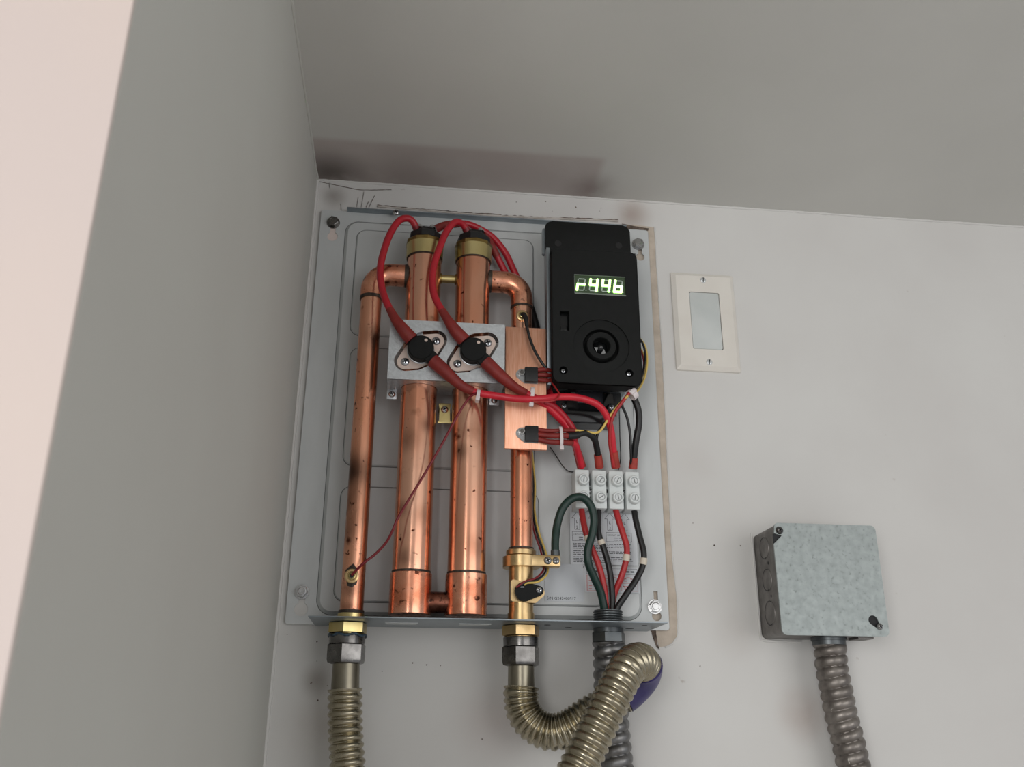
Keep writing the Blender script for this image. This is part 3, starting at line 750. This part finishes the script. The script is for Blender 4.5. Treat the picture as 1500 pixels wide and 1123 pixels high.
# black relay unit below the module
rl = thing('black_power_module', (286, 10, -291), 'glossy black finned unit just below the control module', 'power module')
mb = MB(); mb.prism([(9.3, -274), (28, -274), (29, -272.5), (29, -262), (25, -258), (20, -236), (20, -228), (9.3, -228)][::-1], 263, 309, 0, 'dz'); obj('body', mb, 'black_gloss', rl)
mb = MB(); mb.prism([(247, -230), (321, -230), (321, -250), (309, -266), (258, -266), (247, -252)], 9.3, 19, .8); obj('base', mb, 'black_rubber', rl)
mb = MB(); mb.box(270, 301, 21, 23.5, -252, -238, .8); obj('reflective_cover', mb, 'dark_edge_paint', rl)
for x in (269, 306):
    mb = MB(); mb.rings([[(x-9, 19, -262), (x+9, 19, -262), (x+9, 21, -263), (x-9, 21, -263)], [(x-2, 34, -244), (x+2, 34, -244), (x+2, 36, -245), (x-2, 36, -245)], [(x-1.5, 20, -240), (x+1.5, 20, -240), (x+1.5, 22, -240), (x-1.5, 22, -240)]]); obj('fin', mb, 'black_gloss', rl)
for px, py in ((824, 602), (893.5, 604)):
    c = P(px, py, 24); mb = MB(); mb.cyl((c.x, 18, c.z), (c.x, 30, c.z), 4.2, 16); obj('screw_post', mb, 'black_rubber', rl); screw_part(rl, (c.x, 30, c.z+3.5), 3.0, 'screw', 'screw_metal')

# ------------------------------------------------------------------ terminal block
tb = thing('terminal_block', (300, 10, -359), 'white four way screw terminal block at the right of the panel', 'terminal block')
TDp = 30
def tp(px, py, d=TDp): return P(px, py, d)
xc = []
for i, (pa, pb) in enumerate(((843, 863.4), (868, 888.5), (892.5, 913), (917, 936.8))):
    a = P(pa, 715, TDp).x; b = P(pb, 715, TDp).x; zt = -321.3-.15*i; zb = -358.6
    xc.append((a+b)/2)
    mb = MB(); mb.box(a, b, 9.3, TDp, zb, zt, .7); cell = obj('terminal_cell', mb, 'terminal_plastic', tb)
    for cz in (-332, -348.5):
        x0 = (a+b)/2+.6
        mb = MB(); mb.lathe((x0, TDp-1, cz), (0, 1, 0), [(0, 5.6), (6, 5.3), (6.8, 4.6), (6.8, 3.5), (4, 3.4)], 28); obj('screw_tower', mb, 'terminal_plastic', cell)
        mb = MB(); mb.lathe((x0, TDp+3.2, cz), (0, 1, 0), [(0, 3.45), (1.6, 3.45), (2.2, 2.8)], 20)
        obj('clamp_screw', mb, 'pale_screw', cell)
        mb = MB(); an = random.uniform(0, 3); mb.obox((x0, TDp+5.4, cz), (math.cos(an), 0, math.sin(an)), (0, 1, 0), (-math.sin(an), 0, math.cos(an)), 2.4, .1, .45); obj('screw_slot', mb, 'pale_slot', cell)
for i in range(3):
    xm = (xc[i]+xc[i+1])/2
    mb = MB(); mb.box(xm-1.9, xm+1.9, 9.3, 22, -345, -335, .2); mb.lathe((xm, 10, -340), (0, 1, 0), [(0, 3.6), (13, 3.6)], 20); obj('web', mb, 'terminal_plastic', tb)
    if i == 1:
        mb = MB(); mb.lathe((xm, 23, -340), (0, 1, 0), [(0, 2.1), (.1, 2.1)], 16); obj('mounting_hole', mb, 'recess', tb)
    else: screw_part(tb, (xm, 24, -340), 3.5, 'mounting_screw', 'steel')

# ------------------------------------------------------------------ cables
def cable(name, label, cp, r, mt, sleeves=(), cat='cable', step=1.5, group=None, flat=None, seg=14):
    "cp: (px, py, d) control points; sleeves: (a, b, r0, r1, material[, part name])"
    pts = spline([P(*c) for c in cp], step); pts = resample(pts, step)
    if isinstance(r, tuple):
        r0_, r1_, f0_ = r; nn = len(pts)
        r = lambda i: r0_ if i/nn < f0_ else r0_+(r1_-r0_)*min(1, (i/nn-f0_)/.06)
    if not sleeves:
        mb = MB(); mb.tube(pts, r, seg); return tag(obj(name, mb, mt), label, cat, group)
    t = thing(name, pts[0], label, cat, group)
    mb = MB(); mb.tube(pts, r, seg); obj('insulation', mb, mt, t)
    for s in sleeves:
        a, b, r0, r1, ms = s[:5]; nm = s[5] if len(s) > 5 else 'heat_shrink_sleeve'
        q = sub(pts, a, b, step); n = len(q)-1
        def rr(i, r0=r0, r1=r1, n=n):
            f = i/n; k = r0+(r1-r0)*(3*f*f-2*f**3)
            return (k, k)
        mb = MB(); mb.tube(q, rr, 18); obj(nm, mb, ms, t)
    return t
cable('red_cable', 'red cable arching from the left element cap to the left thermal cutoff',
      [(614, 352, 45), (610, 334, 45), (601, 321, 50), (588, 321, 54), (575, 336, 58), (564, 362, 62), (557, 395, 66), (561, 428, 70), (576, 462, 74), (590, 482, 75), (603, 497, 73)],
      3.5, 'red_wire', [(0, .09, 4.2, 4.0, 'dark_red_wire'), (.80, 1, 3.9, 6.6, 'shrink_red')])
cable('red_cable', 'red cable arching from the right element cap to the right thermal cutoff',
      [(692, 356, 45), (686, 342, 45), (678, 329, 50), (668, 325, 56), (656, 336, 60), (645, 360, 64), (634, 398, 68), (636, 432, 71), (652, 462, 74), (666, 483, 75), (680, 499, 73)],
      3.5, 'red_wire', [(0, .10, 4.2, 4.0, 'dark_red_wire'), (.80, 1, 3.9, 6.6, 'shrink_red')])
cable('red_cable', 'red cable crossing behind the arches from left cap to behind the right elbow',
      [(634, 338, 38), (648, 331, 36), (664, 328, 34), (684, 328, 30), (704, 336, 25), (722, 348, 20), (740, 370, 17), (752, 395, 15), (760, 412, 14), (775, 445, 16), (785, 480, 18), (792, 520, 22), (800, 560, 28), (810, 590, 36)],
      3.5, 'red_wire', [(0, .12, 4.2, 3.8, 'shrink_red'), (.56, .70, 4.1, 4.1, 'black_rubber')])
cable('red_cable', 'red cable from the right cap running down behind the right copper elbow',
      [(707, 345, 38), (716, 354, 30), (726, 372, 22), (738, 395, 16), (748, 414, 14), (764, 450, 13), (776, 485, 14), (786, 530, 18), (793, 565, 26), (800, 590, 34)],
      3.5, 'red_wire', [(0, .14, 4.4, 4.0, 'shrink_red')])
# lower ends of the cutoffs
E = [(634, 528, 73), (648, 540, 74), (662, 553, 74), (678, 566, 73), (700, 575, 72), (730, 580, 73), (760, 584, 75), (790, 584, 73), (820, 581, 66), (850, 583, 60), (876, 593, 56), (889, 610, 50), (895, 630, 44), (898, 655, 36), (902, 684, 24)]
cable('bright_red_cable', 'bright red cable from left thermal cutoff across the heat sink to the third terminal', E, 3.4, 'bright_red_wire',
      [(0, .20, 6.6, 4.3, 'shrink_red'), (.93, 1, 4.0, 4.3, 'shrink_orange')])
Fp = [(711, 530, 73), (725, 543, 74), (740, 556, 74), (755, 568, 69), (772, 577, 64), (786, 584, 62), (800, 594, 56), (815, 608, 50), (828, 622, 44), (838, 638, 40), (844, 655, 34), (852, 684, 24)]
cable('bright_red_cable', 'bright red cable from right thermal cutoff dropping to the first terminal', Fp, 3.6, 'bright_red_wire',
      [(0, .34, 6.6, 4.3, 'shrink_red'), (.90, 1, 4.1, 4.5, 'shrink_orange')])
cable('dark_red_cable', 'darker red cable slanting under the tie toward the lower transistor leads',
      [(796, 588, 60), (812, 596, 54), (826, 610, 48), (838, 626, 44), (845, 642, 38)], 3.4, 'red_wire')
cable('thin_red_wire', 'thin dark red wire from the inlet pipe sensor up to the cable tie',
      [(515, 842, 52), (532, 825, 56), (550, 811, 56), (565, 795, 58), (574, 779, 62), (582, 760, 64), (598, 733, 66), (620, 697, 66), (647, 651, 67), (671, 607, 68), (683, 588, 70), (691, 579, 73), (700, 575, 76)], 1.15, 'dark_red_wire', cat='wire')
# transistor leads
for k, (z, mt_) in enumerate(((542, 'shrink_red'), (549, 'shrink_red'), (556, 'shrink_red'))):
    cable('transistor_lead', ('top', 'middle', 'bottom')[k]+' red sleeved lead from the upper transistor going behind the black module', [(788, z, 61), (796, z+(k-1), 62), (808, z+1, 55), (818, z+2, 45)], 2.1, mt_, cat='wire')
cable('transistor_lead', 'top red sleeved lead of the lower transistor ending in a yellow wire',
      [(788, 629, 61), (804, 631, 62), (825, 630, 60), (840, 630, 58), (858, 632, 54), (872, 634, 50), (879, 631, 49), (888, 618, 50), (898, 603, 52), (909, 590, 55), (920, 579, 60)], 1.2, 'yellow_wire', [(0, .33, 2.1, 1.7, 'shrink_red')], cat='wire')
cable('transistor_lead', 'middle red sleeved lead of the lower transistor ending in a thick black wire',
      [(788, 636, 61), (805, 638, 62), (825, 638, 60), (840, 638, 57), (858, 634, 52), (870, 642, 46), (874, 655, 38), (878, 684, 24)], (2.0, 3.1, .34), 'black_wire', [(0, .30, 2.4, 2.9, 'shrink_red'), (.30, .43, 3.4, 3.7, 'black_rubber'), (.86, 1, 3.9, 4.2, 'shrink_orange')], cat='wire')
cable('transistor_lead', 'bottom red sleeved lead of the lower transistor joining the first terminal',
      [(788, 643, 61), (805, 647, 62), (830, 648, 56), (842, 650, 48), (847, 664, 38), (852, 684, 26)], (1.9, 3.2, .46), 'bright_red_wire', [(0, .50, 2.3, 2.9, 'shrink_red')], cat='wire')
cable('black_wire', 'thin black wire slanting from the white tie head to the second terminal',
      [(912, 592, 50), (895, 608, 48), (884, 622, 46), (875, 636, 44), (874, 655, 38), (877, 684, 26)], 1.5, 'black_wire', cat='wire')
cable('black_wire', 'thin black wire curving down to the fourth terminal beside the thick black cable',
      [(911, 594, 44), (918, 610, 40), (923, 635, 36), (924, 660, 32), (925, 684, 24)], 1.3, 'black_wire', cat='wire')
cable('black_cable', 'thick black cable from the white tie head down to the fourth terminal',
      [(926, 572, 44), (929, 583, 44), (935, 600, 42), (936, 620, 38), (931, 650, 32), (927, 686, 22)], 3.3, 'black_wire', [(.86, 1, 4.0, 4.3, 'shrink_orange')])
cable('orange_red_wire', 'thin orange red wire from the chunky white tie down to the third terminal',
      [(922, 575, 58), (912, 588, 57), (901, 604, 54), (895, 620, 50), (893, 645, 42), (899, 684, 28)], 1.6, 'lower_red_wire', cat='wire')
cable('thin_red_wire', 'thin red wire hanging from the upper transistor leads onto the red cables',
      [(808, 560, 55), (814, 568, 62), (819, 578, 70), (812, 586, 75), (795, 588, 77), (780, 587, 77)], .8, 'lower_red_wire', cat='wire')
cable('thin_black_wire', 'hair thin black wire looping from the heat sink to the terminal block side', [(806, 655, 11), (815, 668, 11), (824, 682, 11), (833, 690, 11), (842, 691, 11)], .5, 'black_wire', cat='wire')
cable('thin_black_wire', 'hair thin black wire dropping vertically beside the third terminal', [(907, 600, 11), (908, 640, 11), (909, 672, 11), (906, 688, 12)], .5, 'black_wire', cat='wire')
cable('yellow_wire', 'yellow wire bulging out at the right side of the black control module',
      [(932, 490, 30), (944, 505, 30), (948, 525, 32), (945, 550, 38), (937, 568, 46), (928, 578, 54)], 1.1, 'yellow_wire', cat='wire')
cable('yellow_wire', 'second yellow wire just inside the bulge at the module right side',
      [(930, 500, 27), (941, 515, 27), (945, 532, 30), (940, 555, 36), (932, 570, 46), (926, 578, 54)], .9, 'yellow_wire', cat='wire')
cable('black_wire', 'thin black wire bulging out at the module right side', [(930, 490, 34), (940, 500, 34), (945, 518, 34), (942, 545, 38), (934, 564, 46), (927, 576, 54)], 1.1, 'black_wire', cat='wire')
cable('pink_red_wire', 'thin dull red wire beside the module right edge', [(930, 500, 32), (938, 512, 32), (943, 530, 34), (939, 552, 38), (931, 568, 46), (925, 577, 54)], .9, 'dark_red_wire', cat='wire')
# upper right sensor wire
cable('sensor_wire', 'black wire from the outlet pipe sensor down to the upper transistor',
      [(766, 459, 53), (770, 466, 60), (772, 478, 62), (776, 495, 62), (784, 515, 63), (793, 530, 63), (800, 540, 62)], 1.4, 'black_wire', [(.05, .3, 2.6, 1.9, 'black_rubber')], cat='wire')
# flow sensor wires
for k, (mt_, lb, dx) in enumerate((('dark_red_wire', 'red', 0), ('black_wire', 'black', 3), ('yellow_wire', 'yellow', 6))):
    cable('flow_sensor_wire', f'thin {lb} wire from the flow sensor up behind the clamp arm along the right pipe',
          [(756+dx*2, 860-dx*.6, 56), (768+dx*.5, 852+dx*.3, 57), (784+dx*.4, 847+dx*.9, 56), (794+dx*.9, 838+dx*.9, 50), (796+dx*1.1, 826, 30), (792+dx*1.1, 806, 24), (783+dx*1.1, 780, 22), (778+dx*.9, 750, 18), (779+dx*.8, 710, 14), (774+dx*.9, 662, 14)], .95, mt_, cat='wire')
# green earth cable
cable('green_cable', 'dark green earth cable looping from the clamp arm over to the conduit',
      [(813.5, 816, 46), (813.5, 790, 45), (817, 765, 44), (825, 743, 46), (838, 730, 47), (852, 728, 47), (864, 738, 46), (870, 758, 44), (868, 780, 43), (861, 805, 42), (862, 825, 40), (870, 845, 36), (880, 868, 31), (886, 896, 27)],
      3.7, 'green_wire', [(0, .03, 4.2, 4.2, 'fitting_grey', 'crimp')])
mb = MB(); 
# lower supply cables
mk = 'marker_sleeve'
cable('supply_cable', 'lower red supply cable from the first terminal into the conduit',
      [(851, 738, 22), (853, 755, 26), (857, 775, 29), (864, 796, 30), (876, 825, 30), (884, 855, 29), (887, 880, 27), (887, 905, 26)], 2.9, 'lower_red_wire', [(.30, .35, 3.3, 3.3, 'marker_white', mk)])
cable('supply_cable', 'lower black supply cable from the second terminal into the conduit',
      [(877, 738, 22), (876, 760, 25), (877, 782, 27), (885, 805, 27), (892, 830, 27), (896, 860, 26), (897, 885, 25), (896, 905, 25)], 2.9, 'black_wire', [(.33, .37, 3.3, 3.3, 'marker_white', mk)])
cable('supply_cable', 'lower red supply cable from the third terminal bowing right into the conduit',
      [(900, 738, 22), (905, 758, 26), (912, 780, 28), (918, 800, 29), (917, 820, 29), (910, 845, 27), (900, 870, 22), (894, 905, 20)], 2.9, 'lower_red_wire', [(.46, .51, 3.4, 3.4, 'marker_white', mk)])
cable('supply_cable', 'lower black supply cable from the fourth terminal bowing widest to the right',
      [(928, 738, 22), (931, 760, 26), (937, 785, 28), (943, 810, 30), (941, 830, 30), (931, 850, 30), (916, 872, 30), (903, 893, 28), (900, 906, 28)], 2.9, 'black_wire', [(.46, .51, 3.4, 3.4, 'marker_white', mk)])

# pipe sensors
def psens(px, py, d, label, r=6.2):
    c = P(px, py, d+3); t = thing('pipe_sensor', (c.x, d, c.z), label, 'sensor', 'brass sensors on the side pipes')
    for nm, pr, mt_ in (('brass_ring', [(0, r), (2.2, r), (2.6, r-.8), (2.6, r-2), (1.2, r-2.3)], 'brass'), ('inner_ring', [(.5, r-2.6), (3.8, r-2.8), (4, r-3.3), (3.2, r-4)], 'brass_yellow'), ('core', [(1, 1.9), (3.6, 1.9)], 'recess')):
        mb = MB(); mb.lathe((c.x, d, c.z), (0, 1, 0), pr, 28); obj(nm, mb, mt_, t)
psens(515, 843, PD+10, 'brass ring sensor low on the left inlet pipe with red wire')
psens(765, 461, PD+10, 'brass ring sensor high on the right pipe with black wire', 5.6)

# cable ties
def tie(cx, cy, d, rr, ang, wid, label, head=None):
    c = P(cx, cy, d); a = math.radians(ang)
    t = thing('cable_tie', c, label, 'cable tie', 'white nylon cable ties')
    ax = Vector((math.cos(a), 0, math.sin(a))); u = Vector((-math.sin(a), 0, math.cos(a))); v = Vector((0, 1, 0)); mb = MB()
    rings = []
    ra, rb = rr
    def loop(s, k): return [c+ax*s+u*((ra+k)*math.cos(2*math.pi*i/28))+v*((rb+k)*math.sin(2*math.pi*i/28)) for i in range(28)]
    mb.rings([loop(-wid/2, 0), loop(-wid/2, .7), loop(wid/2, .7), loop(wid/2, 0)], False, False)
    obj('strap', mb, 'white_nylon', t)
    h = head or (0, -1)
    hc = c+u*(ra+1)*h[0]+v*(rb+.6)*abs(h[1])
    mb = MB(); mb.obox(hc, ax, u, v, wid*.62, 2.1, 1.9, .4); obj('head', mb, 'white_nylon', t)
tie(700, 580, 73, (5.6, 5), -8, 3.0, 'small white tie where the thin red wire meets the red cable', (-.6, .8))
tie(779, 580, 71, (8.2, 5.2), -6, 3.2, 'white tie round both red cables over the copper heat sink', (-1, .5))
tie(821.5, 639, 60, (9, 4.2), 2, 2.8, 'white tie round the three leads of the lower transistor', (-1.15, .3))
tie(926.5, 577, 54, (5.2, 4.5), 45, 5.5, 'chunky white tie at the module lower right corner', (.2, 1))

# ------------------------------------------------------------------ hoses
def corr(pts, r, amp, pitch, mt_, name, parent, style='wave', per=12, seg=36, helix=0):
    pts = resample(pts, pitch/per if not callable(pitch) else 5.2/per)
    ph = [0]
    L = 0; tot = sum((b-a).length for a, b in zip(pts, pts[1:]))
    for a, b in zip(pts, pts[1:]):
        ds = (b-a).length; L += ds; pp = pitch(L/tot) if callable(pitch) else pitch
        ph.append(ph[-1]+2*math.pi*ds/pp)
    n = len(pts); T = [(pts[min(i+1, n-1)]-pts[max(i-1, 0)]).normalized() for i in range(n)]
    u = T[0].cross(Vector((0, 1, 0))).normalized(); rr = []
    for i in range(n):
        u = (u-T[i]*u.dot(T[i])).normalized(); v = T[i].cross(u); ring = []
        for k in range(seg):
            th = 2*math.pi*k/seg; q = ph[i]+helix*th
            w_ = (.5+.5*math.cos(q))**.6 if style == 'wave' else abs(math.sin(q/2))**.5
            ring.append(pts[i]+(u*math.cos(th)+v*math.sin(th))*(r-amp+amp*w_))
        rr.append(ring)
    mb = MB(); mb.rings(rr, True, True); return obj(name, mb, mt_, parent, smooth=80)
def nutset(t, x, d, rot, marks=False):
    mb = MB(); mb.hexnut((x, d, -468.4), (0, 0, -1), 9.4, 17, rot, 1.2); mb.cyl((x, d, -476), (x, d, -479.5), 13); obj('brass_nut', mb, 'brass_yellow' if marks else 'brass', t)
    mb = MB(); mb.lathe((x, d, -478.2), (0, 0, -1), [(0, 13.5), (.5, 15.4), (1.5, 15.6), (8, 15.4), (8.6, 14.6)], 36); obj('collar', mb, 'nut_steel', t)
    if marks:
        mb = MB(); pts = [Vector((x+15.9*math.cos(a), d+15.9*math.sin(a), -479.4+.7*math.sin(a*7))) for a in [2*math.pi*k/60 for k in range(61)]]; mb.tube(pts, lambda i: .7+.5*abs(math.sin(i*1.7)), 6); obj('thread_tape', mb, 'teal_tape', t)
    mb = MB(); mb.lathe((x, d, -486.4), (0, 0, -1), [(0, 15.6), (.9, 16.9), (13, 16.9), (15.5, 16.0), (16.5, 13)], 6, rot); obj('steel_nut', mb, 'nut_steel', t)
h1 = thing('water_hose', (65.8, PD, -500), 'corrugated steel water hose hanging straight under the left copper pipe', 'hose')
nutset(h1, 66, PD, .35, True)
a = P(506, 962, PD); a = Vector((66.5, PD, -500)); b = P(505.5, 1009, PD)
mb = MB(); mb.tube(spline([a, a.lerp(b, .5), b]), lambda i: 11.4+.8*(i/20), 32); obj('ferrule', mb, 'ferrule_steel', h1)
ph = spline([b, P(505.5, 1040, PD), P(506.5, 1080, PD), P(509.5, 1123, PD+1), P(514, 1200, PD+2), P(522, 1330, PD+4)], 3)
corr(ph, 14.8, 2.2, 6.5, 'hose_steel', 'corrugated_tube', h1)
h2 = thing('water_hose', (217.5, PD, -500), 'corrugated steel water hose looping right and forward under the brass outlet', 'hose')
nutset(h2, 217.3, PD, .15)
a = Vector((217.6, PD, -500)); b = P(763.5, 1007, PD)
mb = MB(); mb.tube(spline([a, a.lerp(b, .5), b]), lambda i: 11.4+.6*(i/20), 32); obj('ferrule', mb, 'ferrule_steel', h2)
hp = [b, P(763, 1020, 37.5), P(768, 1044, 38), P(783, 1062, 40), P(806, 1072, 43), P(832, 1066, 47), P(862, 1047, 52), P(894, 1029, 54), P(921, 1010, 56), P(938, 991, 62), P(943, 975, 74), P(936, 968, 88), P(922, 975, 100), P(908, 998, 108), P(893, 1028, 112), P(872, 1072, 116), P(849, 1121, 120), P(815, 1190, 126), P(770, 1290, 130)]
hp = spline(hp, 2)
def pit(f): return 4.7 if f < .38 else (6.6 if f > .55 else 4.7+(f-.38)/.17*1.9)
corr(hp, 15.4, 2.0, pit, 'hose_steel', 'corrugated_tube', h2)
q = sub(hp, .32, .425, 1.5); mb = MB(); mb.tube(q, 16.0, 30); obj('purple_tape', mb, 'tape_purple', h2, 'purple tape wrap')

# ------------------------------------------------------------------ conduits
c1 = thing('flexible_conduit', (293, 26, -468), 'grey flexible conduit dropping from the shelf behind the looping hose', 'conduit')
cx = P(891.5, 930, 26).x
mb = MB(); pr = []
for k in range(22): pr.append((k*.75, 12.8+(0.9 if k % 3 == 1 else 0)))
mb.lathe((cx, 26, -468.2), (0, 0, 1), pr, 36); obj('threaded_collar', mb, 'fitting_grey', c1)
mb = MB(); mb.lathe((cx, 26, -468.3), (0, 0, -1), [(0, 13.6), (4, 13.6)], 32); mb.hexnut((cx, 26, -472), (0, 0, -1), 9, 15.4, .1, 1); obj('locknut', mb, 'fitting_grey', c1)
cp = spline([(cx, 26, -480), P(893, 960, 25), P(894, 1000, 22), P(897, 1060, 18), P(903, 1120, 18), P(915, 1200, 18), P(930, 1330, 18)], 3)
corr(cp, 15.2, 2.9, 9.4, 'conduit_metal', 'spiral_tube', c1, 'bulge', helix=1)
c2 = thing('flexible_conduit', (505, 28, -474), 'grey flexible conduit hanging from the square junction box', 'conduit')
q0 = P(1214, 938, 28)
mb = MB(); mb.lathe((q0.x, 28, -473.5), (0, 0, -1), [(0, 16), (3, 16), (3.2, 15), (7, 15)], 32); obj('connector', mb, 'fitting_grey', c2)
cp = spline([(q0.x, 28, -478), P(1216, 950, 28), P(1218.5, 979, 27.5), P(1225.5, 1013, 27), P(1232, 1047, 26), P(1241, 1081, 25), P(1249.5, 1118, 24), P(1264, 1180, 22), P(1290, 1330, 20)], 3)
corr(cp, 15.0, 2.9, 9.2, 'conduit_painted', 'spiral_tube', c2, 'bulge', helix=1)

# ------------------------------------------------------------------ junction box
jb = thing('junction_box', (502, 0, -474), 'square galvanised junction box with blank cover on the right wall area', 'junction box')
jx0, jx1, jz0, jz1, jd = 451.8, 553.2, -474.2, -372.4, 52.5
mb = MB(); o_ = rrect(jx0+1.2, jx1-1.2, jz0+1.2, jz1-1.2, 5)
mb.rings([[(a, 0, b) for a, b in o_], [(a, jd-2, b) for a, b in o_]], True, True); obj('body', mb, 'box_side_metal', jb)
for (px, py, r) in ((1122, 799, 11), (1126, 845, 11), (1131.5, 894, 12)):
    # points on the left side, found by height
    zz = {1122: -391.5, 1126: -421.5, 1131.5: -452}[px]
    mb = MB(); mb.lathe((jx0+1.2, 26, zz), (-1, 0, 0), [(0, r), (.5, r-.2), (.6, r-1.4), (.2, r-1.8), (.1, 0)], 32, 0, False, False); obj('knockout', mb, 'box_side_metal', jb)
    pts = [Vector((jx0+.9, 26+(r-1)*math.cos(a), zz+(r-1)*math.sin(a))) for a in [math.radians(60+k*13) for k in range(19)]]
    mb = MB(); mb.tube(pts, .55, 6); obj('knockout_groove', mb, 'recess', jb)
for zz in (-406.5, -437):
    mb = MB(); mb.lathe((jx0+1.2, 32, zz), (-1, 0, 0), [(0, 1.5), (.1, 1.5)], 12); obj('pilot_hole', mb, 'recess', jb)
# cover with a clipped top left corner and a keyhole
R_ = 5
cov = []
for cx_, cz_, a0 in ((jx1-R_, jz1-R_, 0), (jx0+R_, jz0+R_, 180), (jx1-R_, jz0+R_, 270)):
    pass
cov = arc(jx1-R_, jz1-R_, R_, 0, 90)+[(jx0+9, jz1)]+arc(jx0+6, jz1-4, 4, 90, 180)+[(jx0+1.5, jz1-10), (jx0+8.5, jz1-12), (jx0, jz1-20)]+arc(jx0+R_, jz0+R_, R_, 180, 270)+arc(jx1-R_, jz0+R_, R_, 270, 360)
kh_ = P(1280, 908, 54); ks = P(1290, 917, 55)
kc = hull([(kh_.x, kh_.z, 4.4), (ks.x-1.5, ks.z+1, 2.6)])
mb = MB(); mb.plate(cov, [kc], jd-1.6, jd+.2); obj('cover', mb, 'galvanised', jb)
mb = MB(); mb.prism([(jx0+1, jz1-10), (jx0+8.5, jz1-12), (jx0+.5, jz1-20)][::-1], jd-3, jd-1.5); obj('corner_notch', mb, 'recess', jb)
mb = MB(); mb.prism(hull([(kh_.x, kh_.z, 5), (ks.x-1.5, ks.z+1, 3)])[::-1], jd-2.2, jd-1.6); obj('keyhole_shadow_plate', mb, 'recess', jb)
ka = P(1143, 776, 55)
screw_part(jb, (ka.x, jd+.2, ka.z), 3.7, 'cover_screw', 'nut_steel', h=3); screw_part(jb, (ks.x, jd+.2, ks.z), 3.2, 'cover_screw', 'steel', h=3)
mb = MB(); mb.box(jx1-24, jx1-9, 20, 40, jz0-1, jz0+1.4, .3); obj('bottom_tab', mb, 'box_side_metal', jb)
bead('paint_ridge', [(jx0-.5, .3, jz1+.5), (jx0-.8, .3, -420), (jx0-.5, .3, jz0), (jx0+15, .3, jz0-1), (jx0+40, .3, jz0-1)], 1.1, wall_back, mt='wall_paint')

# ------------------------------------------------------------------ wall plate
wp = thing('blank_wall_plate', (420, 0, -145), 'ivory rectangular wall plate with a blank insert on the right', 'wall plate')
wx0, wx1, wz0, wz1 = 385.1, 455.1, -202.5, -88.2
mb = MB(); o0 = rrect(wx0, wx1, wz0, wz1, 2); o1 = rrect(wx0+.4, wx1-.4, wz0+.4, wz1-.4, 2); o2 = rrect(wx0+4.5, wx1-4.5, wz0+4.5, wz1-4.5, 2)
mb.rings([[(a, 0, b) for a, b in o0], [(a, 2.2, b) for a, b in o1], [(a, 5.2, b) for a, b in o2]], False, False)
# face ring between the bevel and the opening
op = rrect(420.1-16.6, 420.1+16.6, -145.4-33.3, -145.4+33.3, 1.5)
mb.rings([[(a, 5.2, b) for a, b in o2], [(a, 5.2, b) for a, b in op], [(a, 2.5, b) for a, b in op]], False, False)
obj('plate', mb, 'ivory_plastic', wp)
mb = MB(); mb.prism(rrect(420.1-16, 420.1+16, -145.4-32.8, -145.4+32.8, 1.5)[::-1], 1, 4.6, .5); obj('blank_insert', mb, 'insert_plastic', wp)
mb = MB(); mb.box(402, 438, .6, 1, -180, -111); obj('insert_gap', mb, 'recess', wp)
screw_part(wp, (420.1, 5.2, -97.4), 3.3, 'screw', 'pale_screw', h=.9, rot=1.5, slot=True)
screw_part(wp, (420.1, 5.2, -193.2), 3.3, 'screw', 'pale_screw', h=.9, rot=1.45, slot=True)
